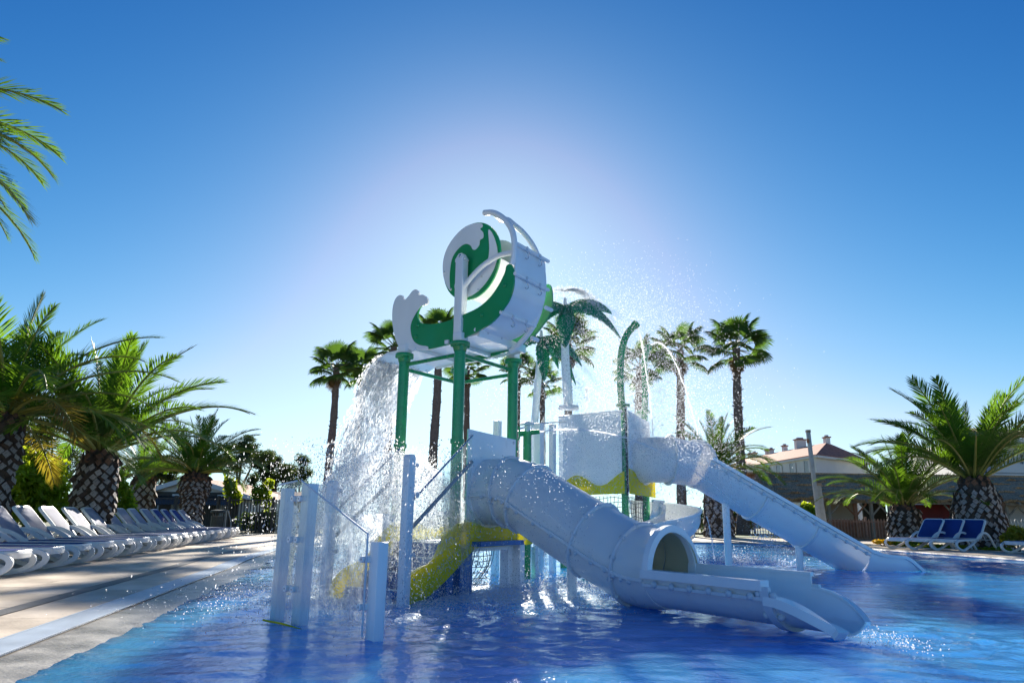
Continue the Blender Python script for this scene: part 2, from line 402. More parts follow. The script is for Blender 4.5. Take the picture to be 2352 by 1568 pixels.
# ================================================================== THE SETTING
POOL = [(-1.9, -1), (-2.15, 1), (-2.42, 2.7), (-2.70, 4.4), (-2.98, 5.9), (-3.36, 7.9), (-3.80, 10.2), (-4.30, 12.9), (-4.95, 16), (-5.5, 20), (-5.4, 23.5),
        (-4.2, 26.6), (-1.5, 28.8), (3, 29.4), (7, 29.3), (10.0, 28.8), (11.6, 27), (12.2, 24.6), (12.8, 21.5), (13.15, 18.8), (13.2, 15), (12.8, 10), (11.8, 4), (9.5, -2), (5, -5.5), (0, -5)]
LOOP = [Vector((p.x, p.y, 0)) for p in spline([(x, y, 0) for x, y in POOL], 6, closed=True)]
NL = len(LOOP)
NOR = []
for i in range(NL):
    t = (LOOP[(i + 1) % NL] - LOOP[i - 1]).normalized(); n = Vector((-t.y, t.x, 0))
    NOR.append(n)
if NOR[30].x > 0: NOR = [-n for n in NOR]                      # point away from the water
def leftness(p): return max(0.0, min(1.0, (-1.0 - p.x) / 1.0)) * (1.0 if p.y < 24 else max(0, 1 - (p.y - 24) / 3))
LW = [leftness(p) for p in LOOP]
def ring(offz):
    out = []
    for i in range(NL):
        o, z = offz(LW[i]); q = LOOP[i] + NOR[i] * o; out.append(Vector((q.x, q.y, z)))
    return out
def ring_obj(name, prof, mt, kind='structure', parent=None):
    mb = MB(); mb.grid([ring(p) for p in prof], close=True)
    o = mb.build(name, mt, parent, smooth=30)
    return tag(o, kind=kind) if not parent else o
pool_floor = MB().add(ring(lambda w: (-.5 * w, -.62)), [tuple(range(NL))]).build('pool_floor', 'tile')
tag(pool_floor, kind='structure')
ring_obj('pool_wall', [lambda w: (-.5 * w, -.62), lambda w: (-.5 * w, -.16 * w + .02 * (1 - w))], 'tile')
ring_obj('pool_edge', [lambda w: (-.5 * w, -.16 * w + .02 * (1 - w)), lambda w: (.10 * w + .03 * (1 - w), .006 * w + .06 * (1 - w)), lambda w: (.46 * w + .4 * (1 - w), .018 * w + .064 * (1 - w))], 'wetconc')
ring_obj('pool_deck', [lambda w: (.46 * w + .4 * (1 - w), .018 * w + .064 * (1 - w)), lambda w: (1.6 + .0 * w, .018 * w + .066 * (1 - w)), lambda w: (8.5 if w < .5 else 11.0, .016 * w + .06 * (1 - w))], 'deck')
rings = [ring(lambda w: (8.5 if w < .5 else 11.0, .012 * w + .056 * (1 - w)))]
C0 = Vector((3, 14, 0))
for R in (40, 120, 900):
    rings.append([Vector((C0.x + R * math.cos(a), C0.y + R * math.sin(a), -.02)) for a in [math.atan2(p.y - C0.y, p.x - C0.x) for p in LOOP]])
mb = MB(); mb.grid(rings, close=True); tag(mb.build('ground', 'soil'), kind='structure')

# edge stations along the near (left) side of the pool, evenly spaced
_left = [(LOOP[i], NOR[i]) for i in range(NL) if LOOP[i].x < -1.8 and LOOP[i].y < 24.5 and LOOP[i].y > -1]
_left.sort(key=lambda q: q[0].y)
_cum = [0.0]
for i in range(1, len(_left)): _cum.append(_cum[-1] + (_left[i][0] - _left[i - 1][0]).length)
def edge(s, off, z=0.0):
    s = max(0, min(_cum[-1] - 1e-4, s)); i = max(0, int(np.searchsorted(_cum, s)) - 1); f = (s - _cum[i]) / (_cum[i + 1] - _cum[i])
    p = _left[i][0].lerp(_left[i + 1][0], f); n = _left[i][1].lerp(_left[i + 1][1], f).normalized()
    q = p + n * off; return Vector((q.x, q.y, z))
SMAX = _cum[-1]
def strip(name, o0, o1, z, mt, step=.6):
    k = int(SMAX / step); mb = MB()
    mb.grid([[edge(i * SMAX / k, o0, z) for i in range(k + 1)], [edge(i * SMAX / k, o1, z) for i in range(k + 1)]])
    return tag(mb.build(name, mt), kind='structure')
gut = strip('gutter_channel', .46, .76, .0225, 'band')
sl_mb = MB()                                                     # fine cross bars of the overflow grating
for i in range(int(SMAX / .032)):
    s = i * .032
    a, b = edge(s, .47, .036), edge(s, .75, .036); t = (edge(s + .02, .6) - edge(s, .6)).normalized() * .012
    sl_mb.add([a - t, a + t, b + t, b - t, a - t - Vector((0, 0, .012)), a + t - Vector((0, 0, .012)), b + t - Vector((0, 0, .012)), b - t - Vector((0, 0, .012))],
              [(0, 1, 2, 3), (0, 4, 5, 1), (1, 5, 6, 2), (2, 6, 7, 3), (3, 7, 4, 0)])
tag(sl_mb.build('grating_bars', 'grate', gut, smooth=None), kind='stuff')
for o0, o1 in ((.462, .482), (.742, .762)):
    mb = MB(); k = 60
    mb.grid([[edge(i * SMAX / k, o0, .038) for i in range(k + 1)], [edge(i * SMAX / k, o1, .038) for i in range(k + 1)]]); mb.build('grating_rim', 'grate', gut, smooth=None)
strip('drain_band', 1.34, 1.52, .0355, 'band')
paving = tag(MB().grid([[edge(i * SMAX / 40, .77, .0205) for i in range(41)], [edge(i * SMAX / 40, 9.4, .0205) for i in range(41)]]).build('paving', 'band'), kind='structure')
rows = [(.78, 1.33)] + [(1.53 + .66 * k, 1.53 + .66 * (k + 1) - .012) for k in range(11)]
for ri, (o0, o1) in enumerate(rows):
    s = -(ri * .47 % 1.25)
    while s < SMAX - .3:
        s0, s1 = max(0, s + .007), min(SMAX, s + 1.25 - .007); s += 1.25
        if s1 - s0 < .1: continue
        zt = .033 + random.uniform(-.0015, .0015); mb = MB()
        top = [edge(s0, o0, zt), edge(s1, o0, zt), edge(s1, o1, zt), edge(s0, o1, zt)]
        c = sum(top, Vector()) / 4
        bot = [p + (p - c).normalized() * .002 - Vector((0, 0, .012)) for p in top]
        mb.add(top + bot, [(0, 1, 2, 3), (0, 4, 5, 1), (1, 5, 6, 2), (2, 6, 7, 3), (3, 7, 4, 0)])
        org = Vector((c.x, c.y, .02)); me = mb.mesh('slab', 'slab', None, org)
        inst('slab', me, paving, Matrix.Translation(org))
lawn = MB().grid([[Vector((x, y, .075 + .0 * y)) for x in (7, 12, 18, 24)] for y in (37.8, 46, 60)]).build('lawn', 'grass'); tag(lawn, kind='structure')

# the water: a real surface with waves, rougher where water falls into it
def churn(P):
    x, y = P[:, 0], P[:, 1]; c = np.zeros(len(P))
    for cx, cy_, r, a in ((-1.9, 8.9, 1.5, 1.0), (-.4, 9.4, 1.6, .95), (-.9, 7.6, 1.3, .75), (.6, 9.0, 1.1, .8), (-.5, 6.4, 1.0, .5), (1.0, 10.6, 1.4, .7), (-3.2, 12.8, 1.3, .8), (1.2, 11.5, 2.5, .45), (5.2, 15.2, 1.6, .6), (4.2, 19, 1.2, .5), (3.6, 6.4, .7, .45), (-1.6, 6.5, .6, .4), (3.4, 14, 2.6, .4), (7.2, 14.8, 1.2, .45), (-4.5, 15, 1.3, .6)):
        c = np.maximum(c, a * np.exp(-((x - cx) ** 2 + (y - cy_) ** 2) / r ** 2))
    return c
ys = [-4.0]
while ys[-1] < 29.8: ys.append(ys[-1] + max(.028, min(.5, abs(ys[-1]) * .0072 + .006)) if ys[-1] > 3 else ys[-1] + .25)
us = np.linspace(-1, 1, 330)
yy = np.array(ys); half = np.clip(np.abs(yy) * .80 + 2.2, 6, 16)
XX = np.clip(us[None, :] * half[:, None] + .35 * np.clip(yy, 0, 14)[:, None] * .1, -7.5, 14.5); YY = np.repeat(yy[:, None], len(us), 1)
P = np.stack([XX.ravel(), YY.ravel()], 1)
ch = churn(P)
hgt = .010 * (vnoise(P * [1, 1.9], 1.3, 1) - .5) * 2 + .007 * (vnoise(P * [1, 2.2], 3.4, 2) - .5) * 2 + .0028 * (vnoise(P * [1, 1.6], 9, 3) - .5) * 2
hgt += .006 * np.sin(np.hypot(P[:, 0] - 3.2, P[:, 1] - 6.3) * 17) * np.exp(-np.hypot(P[:, 0] - 3.2, P[:, 1] - 6.3) / 1.3)
hgt += ch * (.030 * (vnoise(P, 5.5, 4) - .5) * 2 + .018 * (vnoise(P, 13, 5) - .5) * 2 + .012 * (vnoise(P, 27, 6) - .5) * 2)
inside = np.zeros(len(P), bool)
LP = np.array([(p.x + n.x * .22, p.y + n.y * .22) if w > .5 else (p.x + n.x * .012, p.y + n.y * .012) for p, n, w in zip(LOOP, NOR, LW)])
for i in range(NL):
    (x1, y1), (x2, y2) = LP[i], LP[i - 1]
    c = ((y1 > P[:, 1]) != (y2 > P[:, 1])); xi = (x2 - x1) * (P[:, 1] - y1) / (y2 - y1 + 1e-12) + x1
    inside ^= c & (P[:, 0] < xi)
nu = len(us); nyy = len(ys); ii = np.arange(nyy * nu).reshape(nyy, nu)
F4 = np.stack([ii[:-1, :-1].ravel(), ii[:-1, 1:].ravel(), ii[1:, 1:].ravel(), ii[1:, :-1].ravel()], 1)
area = np.abs((P[F4[:, 1], 0] - P[F4[:, 0], 0]))
F4 = F4[inside[F4].all(1) & (area > 1e-4)]
used = np.unique(F4); remap = np.full(len(P), -1); remap[used] = np.arange(len(used)); F4 = remap[F4]
V = np.column_stack([P[used], hgt[used]])
me = bpy.data.meshes.new('pool_water'); me.from_pydata(V.tolist(), [], F4.tolist()); me.materials.append(MT['water']); me.shade_smooth()
at_ = me.attributes.new('foam', 'FLOAT', 'POINT'); at_.data.foreach_set('value', (ch[used] * .56).astype(np.float32))
water = bpy.data.objects.new('water', me); col.objects.link(water); tag(water, kind='structure')

# ================================================================== THE BUCKET TOWER
P1 = Vector((-.706, 9.532, 0))
A = Vector((math.cos(math.radians(56)), math.sin(math.radians(56)), 0))
B = Vector((math.cos(math.radians(138)), math.sin(math.radians(138)), 0))
UP = Vector((0, 0, 1))
NF = B.cross(UP)
def Wf(al, be, z): return P1 + A * al + B * be + UP * z
def FPt(x, y, al=0.0): return ONPL(x, y, P1 + A * al, NF)
def Z1(x, y, al=0.0): return FPt(863.7 + x / 3.556, 441 + y / 3.556, al)
def dome(r, h, n=8):
    return [(r, 0), (r * .92, h * .5), (r * .55, h * .9), (.001, h)]
BOLT = MB().lathe([(.030, -.004)] + dome(.030, .024), 8).mesh('bolt', 'bolt', 60)
BOLTG = MB().lathe([(.026, -.004)] + dome(.026, .018), 8).mesh('green_bolt', 'panelgreen', 60)
BOLTY = MB().lathe([(.016, -.003)] + dome(.016, .008), 8).mesh('panel_bolt', 'steel', 60)
def bolt_at(parent, p, n, me=None, name='bolt', s=1.0):
    q = Vector(n).to_track_quat('Z', 'Y').to_matrix().to_4x4() @ Matrix.Scale(s, 4)
    q.translation = Vector(p) - ORG.get(parent.name, Vector()); return inst(name, me or BOLT, parent, q)

tower = thing('bucket_tower', 'green poled water tower carrying the big green and white wave shaped trough', 'water tower', P1)
ZT = 3.22
PO = [P1.copy(), P1 + A * 1.3, P1 + B * 1.17, P1 + A * 1.3 + B * 1.17]
for p in PO:
    mb = MB(); mb.tube([p + UP * -.62, p + UP * ZT], .078, 20)
    po = mb.build('pole', 'green', tower)
    fl = MB(); fl.lathe([(.13, ZT - .028), (.135, ZT - .02), (.135, ZT + .018), (.13, ZT + .026)], 24, (p.x, p.y, 0)); fl.lathe([(.085, ZT - .1), (.1, ZT - .04), (.12, ZT - .028)], 20, (p.x, p.y, 0), caps=False)
    f_ = fl.build('flange', 'green', po)
    for k in range(6):
        an = k * PI / 3 + .3; bolt_at(f_, p + Vector((math.cos(an) * .11, math.sin(an) * .11, ZT - .03)), (0, 0, -1), BOLTG)
    for zz in (.9, 1.9):
        MB().lathe([(.079, zz - .03), (.094, zz - .03), (.094, zz + .03), (.079, zz + .03)], 20, (p.x, p.y, 0)).build('collar', 'green', po)
    MB().box((p.x, p.y, ZT + .09), (.15, .15, .13), rotz(math.radians(56)), bev=.012).build('pole_cap', 'white', po)
for i, j in ((0, 1), (0, 2), (1, 3), (2, 3)):
    z = ZT - .14 if (i, j) in ((0, 2), (0, 1)) else ZT - .2
    MB().tube([PO[i] + UP * z, PO[j] + UP * z], .028, 10).build('beam', 'green', tower)
Mab = basis(A, UP.cross(A), UP)
# tray under the trough: pan with lips
tr = MB()
o0, o1, b0, b1, zt0, zt1 = .05, 1.2, -.3, 1.62, 3.315, 3.345
tr.prism([Wf(o0, b0, zt0), Wf(o1, b0, zt0), Wf(o1, b1, zt0), Wf(o0, b1, zt0)], UP * .03)
tray = tr.build('spill_tray', 'white', tower, smooth=30)
for q in ((o0, b0, o1, b0), (o1, b0, o1, b1)):
    p, r_ = Wf(q[0], q[1], zt0 - .0), Wf(q[2], q[3], zt0 - .0); d = (r_ - p); c = (p + r_) / 2
    MB().box(c + UP * .03, (d.length, .035, .11), basis(d, UP.cross(d), UP)).build('tray_lip', 'white', tray)
for be in (.25, .95):
    MB().box(Wf(.57, be, 3.285), (1.2, .07, .05), Mab).build('tray_rib', 'white', tray)
MB().prism([Wf(o0, b1, zt0 + .01), Wf(o1, b1, zt0 + .01), Wf(o1, b1 + .22, zt0 - .06), Wf(o0, b1 + .22, zt0 - .06)], UP * .025).build('spill_lip', 'white', tray)

# the two wave shaped side panels
outer = [(200, 1285), (160, 1200), (136, 1080), (135, 960), (155, 880), (185, 845), (215, 845), (230, 880), (262, 855), (300, 806), (332, 796), (350, 820), (350, 843), (385, 838), (415, 865), (425, 903), (400, 920)]
inner = [(400, 920), (362, 938), (340, 990), (342, 1040), (370, 1065), (430, 1078), (560, 1060), (700, 1005), (830, 945), (930, 860), (1000, 760), (1050, 660), (1062, 608), (1086, 588), (1110, 600), (1122, 660), (1122, 760), (1090, 870), (1040, 950), (960, 1050), (860, 1120), (720, 1190), (600, 1240), (430, 1285)]
cut = [(428, 1285), (422, 1260), (360, 1250), (312, 1220), (287, 1160), (285, 1080), (320, 1000), (366, 932)]
def curve2(pts, n=3): return [(p.x, p.y) for p in spline([(x, y, 0) for x, y in pts], n)]
def side_panel(shift, name_sfx):
    g = curve2(inner, 3) + curve2(cut, 3)
    w = curve2(outer, 3) + curve2(cut[::-1][:8], 3)
    pg = [Z1(x, y) + A * shift for x, y in g]; pw = [Z1(x, y) + A * shift for x, y in w]
    go = MB().prism(pg, A * .030).build('wave_panel', 'panelgreen', tower, smooth=30)
    wo = MB().prism([p - A * .004 for p in pw], A * .036).build('wave_crest', 'white', tower, smooth=30)
    for x, y in ((1055, 762), (868, 1006), (706, 1018), (640, 1045), (704, 1150), (636, 1185), (345, 1090), (330, 1180)):
        bolt_at(go, Z1(x, y) + A * (shift - .001), -A, BOLTG, s=1.2)
        bolt_at(go, Z1(x, y) + A * (shift + .031), A, BOLTG, s=1.2)
    return go
side_panel(0, '')
rear_in = [(520, 1085), (640, 1045), (760, 990), (860, 930), (940, 850), (1000, 760), (1050, 660), (1062, 608), (1086, 588), (1110, 600), (1122, 660), (1122, 760), (1090, 870), (1040, 950), (960, 1050), (860, 1120), (720, 1190), (600, 1240), (430, 1285), (330, 1290), (420, 1240), (500, 1160)]
MB().prism([Z1(x, y) + A * .98 for x, y in curve2(rear_in + rear_in[:1], 3)[:-1]], A * .03).build('wave_panel', 'panelgreen', tower, smooth=30)
# trough shell: three bent sheets between the side panels, tube frames either side
def be_z(p): q = p - P1; return q.dot(B.cross(UP).cross(UP) * 0 + B), p.z
ARC = [(-.10, 3.36), (-.40, 3.40), (-.62, 3.47), (-.80, 3.62), (-.91, 3.80), (-.955, 4.02), (-.965, 4.25), (-.955, 4.44)]
arc = [(p.x, p.y) for p in spline([(x, y, 0) for x, y in ARC], 6)]
cuts_ = [0, 15, 30, len(arc) - 1]
for k in range(3):
    seg = arc[cuts_[k]:cuts_[k + 1] + 1]
    mb = MB(); mb.grid([[Wf(al, be, z) for be, z in seg] for al in (.035, .80)])
    inn = []
    for i, (be, z) in enumerate(seg):
        q0, q1 = seg[max(0, i - 1)], seg[min(len(seg) - 1, i + 1)]; t = Vector((q1[0] - q0[0], q1[1] - q0[1])).normalized(); inn.append((be + t.y * .02, z - t.x * .02 + .0))
    mb.grid([[Wf(al, be, z) for be, z in inn] for al in (.80, .035)])
    for al in (.035, .80): mb.grid([[Wf(al, *p) for p in seg], [Wf(al, *p) for p in inn]])
    mb.build('trough_sheet', 'white', tower, smooth=50)
for k in (15, 30, len(arc) - 1, 3):
    be, z = arc[k]; cb = MB().tube([Wf(-.0, be - .03, z - .0), Wf(.84, be - .03, z)], .027, 10).build('cross_bar', 'white', tower)
    for al in (.25, .58):
        bolt_at(cb, Wf(al, be - .058, z), -B, s=.8)
        if k > 12: MB().tube(spline([Wf(al, be - .03, z - .03), Wf(al, be - .06, z - .07), Wf(al + .02, be - .07, z - .12), Wf(al + .035, be - .03, z - .14), Wf(al + .03, be - .0, z - .11)], 4), .006, 6).build('drain_hook', 'steel', cb)
ringf = spline([Z1(x, y, .0) for x, y in ((885, 170), (960, 170), (1040, 215), (1100, 290), (1125, 370), (1130, 450), (1126, 530), (1108, 590))], 5)
rf = MB().tube(ringf, .040, 12).build('ring_rail', 'white', tower)
rearp = [(1010, 235), (1070, 225), (1130, 270), (1200, 330), (1270, 420), (1320, 520), (1355, 620), (1368, 720), (1365, 830), (1340, 950), (1300, 1060), (1240, 1160), (1170, 1240), (1100, 1300)]
ringr = spline([Z1(x, y, .82) for x, y in rearp], 4)
MB().tube(ringr, .040, 12).build('ring_rail', 'white', tower)
hp = MB(); hp.grid([ringf[3:14], [ringr[0] + (ringr[8] - ringr[0]) * (i / 10) for i in range(11)]]); hk = hp.build('deflector_plate', 'white', tower)
sm = hk.modifiers.new('thick', 'SOLIDIFY'); sm.thickness = .012
for x, y, al in ((1385, 942, .9), (1272, 1190, .9)): MB().tube([Z1(x, y, .82) - B * -.0, Z1(x, y, .82) + A * .16], .030, 10).build('spacer', 'white', tower)
# pivot post and arched rail
pc = Wf(.015, .03, 0)
MB().box((pc.x, pc.y, 3.85), (.15, .13, 1.24), basis(B, A, UP), bev=.012).build('pivot_post', 'white', tower)
cap = [Wf(-.03, -.07, 4.42), Wf(-.03, .13, 4.42), Wf(-.03, .13, 4.46), Wf(-.03, .06, 4.53), Wf(-.03, .0, 4.53), Wf(-.03, -.05, 4.46)]
cp_ = MB().prism(cap, A * .09).build('bearing_plate', 'white', tower, smooth=20)
bolt_at(cp_, Wf(-.031, .03, 4.49), -A, BOLTY, 'pivot_bolt', 1.6); bolt_at(cp_, Wf(-.031, -.035, 4.43), -A, BOLTY, 'pivot_bolt', 1.2)
MB().tube(spline([Z1(x, y, .02) for x, y in ((720, 770), (755, 725), (820, 650), (890, 588), (980, 530), (1060, 503), (1118, 495))], 4), .036, 12).build('arched_rail', 'white', tower)
MB().tube([Wf(.02, .03, 4.49), Wf(.86, .03, 4.49)], .022, 10).build('pivot_axle', 'steel', tower)
pb = Wf(.84, .03, 0)
MB().box((pb.x, pb.y, 3.9), (.13, .11, 1.14), basis(B, A, UP), bev=.012).build('pivot_post', 'white', tower)

# tipping bucket: drum between two painted discs
bc = Z1(775, 565, .12)
bucket = thing('tipping_bucket', 'round white tipping bucket with green wave painted on its disc', 'bucket', bc)
def disc_pt(r, an, al): return bc + A * al + B * (r * math.cos(an)) + UP * (r * math.sin(an))
ND = 64
for al, rd_, mt_ in ((0, .565, 'panelgreen'), (.58, .5, 'white')):
    MB().prism([disc_pt(rd_, 2 * PI * i / ND, al) for i in range(ND)], A * .028).build('end_disc', mt_, bucket, smooth=30)
w1 = [(606, 800), (578, 765), (551, 685), (548, 580), (572, 482), (622, 392), (692, 314), (762, 269), (830, 256), (868, 262), (872, 285), (852, 302), (876, 332), (877, 374), (850, 394), (845, 432), (815, 470), (790, 468), (775, 440), (740, 424), (700, 440), (650, 492), (620, 552), (606, 640), (602, 720)]
w2 = [(918, 318), (934, 312), (962, 360), (985, 430), (994, 500), (984, 572), (950, 660), (892, 750), (825, 818), (760, 855), (700, 868), (660, 858), (652, 835), (668, 822), (650, 800), (642, 768), (655, 738), (690, 745), (745, 722), (800, 688), (872, 615), (912, 560), (926, 480), (924, 400)]
dd = [c for c in bucket.children if c.name.startswith('end_disc')][0]
for wp in (w1, w2):
    pts = [(p.x, p.y) for p in spline([(x, y, 0) for x, y in wp], 3, closed=True)]
    MB().prism([Z1(x, y, .12) - A * .006 for x, y in pts], A * .0045).build('wave_inlay', 'white', dd, smooth=None)
dm = MB()
na = [math.radians(d) for d in range(-175, 96, 9)]                 # open towards the top left, as it tips
dm.grid([[disc_pt(.50, an, al) for an in na] for al in (.028, .3, .58)]); dm.grid([[disc_pt(.485, an, al) for an in na] for al in (.58, .028)])
for k in (0, -1): dm.grid([[disc_pt(.50, na[k], al) for al in (.028, .58)], [disc_pt(.485, na[k], al) for al in (.028, .58)]])
dm.build('drum', 'white', bucket, smooth=50)
for x, y in ((560, 655), (868, 690), (835, 800), (612, 795)): bolt_at(dd, Z1(x, y, .12) - A * .006, -A, s=.7)

# panel of the tower side from which the tube slide leaves
pz = [Wf(.10, 0, .50), Wf(1.24, 0, .50), Wf(1.24, 0, 2.03), Wf(.10, 0, 2.07)]
NO = A.cross(UP).normalized()                                       # outward to the right front
side = MB().prism([p + NO * .085 for p in pz], NO * .02).build('side_panel', 'white', tower, smooth=30)
for al in (.16, 1.18):
    for z in (.75, 1.2, 1.65, 1.98): bolt_at(side, Wf(al, 0, z) + NO * .106, NO, s=.8)

# ================================================================== SLIDES
def usec(r, wall, th=.018, n=18, wallr=None):
    """closed U section: outer then inner; a negative wall height cuts the arc lower"""
    wr = wall if wallr is None else wallr
    def arc_(rad):
        a0 = PI + (math.asin(min(.98, -wall / rad)) if wall < 0 else 0); a1 = 2 * PI - (math.asin(min(.98, -wr / rad)) if wr < 0 else 0)
        return [(rad * math.cos(a0 + (a1 - a0) * i / n), rad * math.sin(a0 + (a1 - a0) * i / n)) for i in range(n + 1)]
    ri = r - th; ao, ai = arc_(r), arc_(ri)
    return [(ao[0][0], max(wall, ao[0][1]))] + ao + [(ao[-1][0], max(wr, ao[-1][1]))] + [(ai[-1][0], max(wr, ai[-1][1]))] + ai[::-1] + [(ai[0][0], max(wall, ai[0][1]))]
def sweep(mb, pts, secf, mi=0):
    """sweep with a per-station section of (side, up) offsets in metres; up stays in the vertical plane"""
    pts = [Vector(p) for p in pts]; k = len(pts); rows = []
    for i, p in enumerate(pts):
        t = (pts[min(i + 1, k - 1)] - pts[max(i - 1, 0)]).normalized(); X = UP.cross(t).normalized(); Y = t.cross(X)
        s = secf(i / (k - 1)) if callable(secf) else secf
        rows.append([p - X * a + Y * b for a, b in s])
    mb.grid(rows, mi, close=True); n = len(rows[0])
    mb.add(rows[0], [tuple(range(n))], mi); mb.add(rows[-1], [tuple(range(n))], mi); return mb
def frame_at(pts, i):
    k = len(pts); t = (pts[min(i + 1, k - 1)] - pts[max(i - 1, 0)]).normalized(); X = UP.cross(t).normalized(); return t, -X, t.cross(X)   # along, right, up
def osec(r, th=.02, n=32):
    return [(r * math.cos(2 * PI * i / n), r * math.sin(2 * PI * i / n)) for i in range(n)]
def pipe(mb, pts, r, th=.018, n=32, sx=None):
    pts = [Vector(p) for p in pts]
    for rad in (r, r - th):
        rows = []
        for i in range(len(pts)):
            t, X, Y = frame_at(pts, i); k_ = sx[i] if sx else 1.0; rows.append([pts[i] + X * (k_ * rad * math.cos(2 * PI * j / n)) + Y * ((k_ if j > n // 2 else 1) * rad * math.sin(2 * PI * j / n)) for j in range(n)])
        mb.grid(rows, 0 if rad == r else 1, close=True)
        if rad == r: e0, e1 = rows[0], rows[-1]
        else: mb.grid([e0, rows[0]], 0, close=True); mb.grid([e1, rows[-1]], 0, close=True)
    return mb
def flange(parent, pts, i, r, w=.035, h=.035, bolts=12, a0=.2, a1=2 * PI):
    t, X, Y = frame_at(pts, i); c = pts[i]; M3 = basis(X, Y, t)
    o = MB().lathe([(r, -w / 2), (r + h * .8, -w / 2), (r + h, -w / 4), (r + h, w / 4), (r + h * .8, w / 2), (r, w / 2)], 40, c, M3, caps=False).build('flange_ring', 'flange', parent, smooth=40)
    for k in range(bolts):
        an = a0 + 2 * PI * k / bolts
        if an > a1: break
        q = c + (X * math.cos(an) + Y * math.sin(an)) * (r + h * .45)
        for sgn in (-1, 1): bolt_at(o, q + t * sgn * w / 2, t * sgn, s=.85)
    return o
TR_ = .44
tube = thing('tube_slide', 'closed white tube slide ending in an open chute, closest to the camera', 'water slide', (1.0, 8.9, 0))
FD = Vector((.552, -.834, 0)); F0 = Vector((1.79, 7.96, .385)); FS = Vector((.834, .552, 0)); RC = .345; FC = F0 - FS * .095
path = spline([(-.33, 10.02, 1.27), (-.16, 9.90, 1.27), (0.0, 9.785, 1.265), (.13, 9.68, 1.24), (.27, 9.56, 1.17), (.42, 9.42, 1.07), (.72, 9.145, .875), (1.02, 8.87, .685), (1.26, 8.62, .54), (1.46, 8.40, .445), (1.60, 8.17, .40), FC], 6)
rings_i = [6, 12, 24, 42, 54, len(path) - 1]
for k in range(len(rings_i)):
    i0 = 0 if k == 0 else rings_i[k - 1]; i1 = rings_i[k]
    last = k == len(rings_i) - 1
    o = pipe(MB(), path[i0:i1 + 1], TR_, sx=[1 - .19 * (q / (i1 - i0)) ** 1.2 for q in range(i1 - i0 + 1)] if last else None).build('tube_section', ['gelcoat', 'cream'], tube, smooth=40)
    seam = []                                                        # bolted seam along both sides
    for sg in (-1, 1):
        seam = []; 
        for i in range(i0, i1 + 1):
            t, X, Y = frame_at(path, i); seam.append(path[i] + X * (sg * (TR_ * ((1 - .19 * ((i - i0) / (i1 - i0)) ** 1.2) if last else 1) + .012)) - Y * .06)
        MB().tube(seam, 1, sec=[(-.012, -.018), (.024, -.012), (.024, .012), (-.012, .018)], up=UP).build('seam_flange', 'flange', o, smooth=30)
        nb = max(1, (i1 - i0) // 4)
        for q in range(nb):
            i = i0 + 2 + q * 4
            if i < i1:
                t, X, Y = frame_at(path, i); bolt_at(o, path[i] + X * (sg * (TR_ + .022)) - Y * .085, -Y + X * sg * .8, s=.9)
for i in rings_i[1:-1]: flange(tube, path, i, TR_)
flange(tube, path, 0 + 1, TR_, bolts=0)
# hood mouth: heavy rim round the arch
t_, X_, Y_ = FD, FS, UP
arch = [FC + FS * (-(RC + .01) * math.cos(PI * k / 24)) + UP * ((TR_ + .02) * math.sin(PI * k / 24)) for k in range(25)]
MB().tube(arch, 1, sec=[(-.035, -.04), (.035, -.04), (.035, .04), (-.035, .04)], up=FD).build('mouth_rim', 'white', tube, smooth=30)
# open chute: first level, then a lower lip that curls into the water
def chute(parent, name, f0, d, s0, s1, wall0, wall1, r, n=14, zf=None, ml='white'):
    pts = [f0 + d * (s0 + (s1 - s0) * i / n) + UP * ((zf(i / n) if zf else 0)) for i in range(n + 1)]
    mb = MB(); sweep(mb, pts, lambda u: usec(r, wall1(u), .02, 18, wall0(u)))
    o = mb.build(name, 'gelcoat', parent, smooth=50)
    mb = MB(); sweep(mb, [p for p in pts], lambda u: [(a * .955, b + .008) for a, b in usec(r * .995, wall1(u) - .02, .006, 18, wall0(u) - .02)]); mb.build('chute_lining', ml, o, smooth=50)
    return o, pts
o1_, pts1 = chute(tube, 'exit_chute', FC, FD, -.07, 1.42, lambda u: .0, lambda u: .075, RC)
for sg, wz in ((-1, .0), (1, .075)):
    MB().tube([p + FS * (sg * (RC + .0)) + UP * (wz + .012) for p in pts1], 1, sec=[(-.018, -.02), (.03, -.02), (.03, .016), (-.018, .016)] if sg > 0 else [(-.045, -.045), (.07, -.045), (.07, .04), (-.045, .04)], up=UP).build('chute_rim', 'white', o1_, smooth=30)
MB().tube([p - FS * (RC + .012) - UP * .10 for p in pts1], 1, sec=[(-.012, -.015), (.02, -.015), (.02, .015), (-.012, .015)], up=UP).build('seam_flange', 'flange', o1_, smooth=30)
for k in range(6): bolt_at(o1_, FC + FD * (.12 + k * .235) - FS * (RC + .03) - UP * .085, -FS, s=1.15)
fall = lambda u: -.11 - .225 * u ** 2.0
o2_, pts2 = chute(tube, 'exit_lip', FC, FD, 1.42, 1.99, lambda u: fall(u), lambda u: fall(u) + .07, RC)
for sg in (-1, 1):
    MB().tube([p + FS * (sg * math.sqrt(max(.03, RC ** 2 - min(0, fall(i / 14) + (  .07 if sg > 0 else 0)) ** 2))) + UP * (fall(i / 14) + (  .07 if sg > 0 else 0)) for i, p in enumerate(pts2)], 1, sec=[(-.02, -.02), (.03, -.02), (.03, .016), (-.02, .016)] if sg > 0 else [(-.045, -.04), (.10, -.04), (.10, .035), (-.045, .035)], up=UP).build('chute_rim', 'white', o2_, smooth=30)
ang = [PI + PI * k / 24 for k in range(0, 25)]
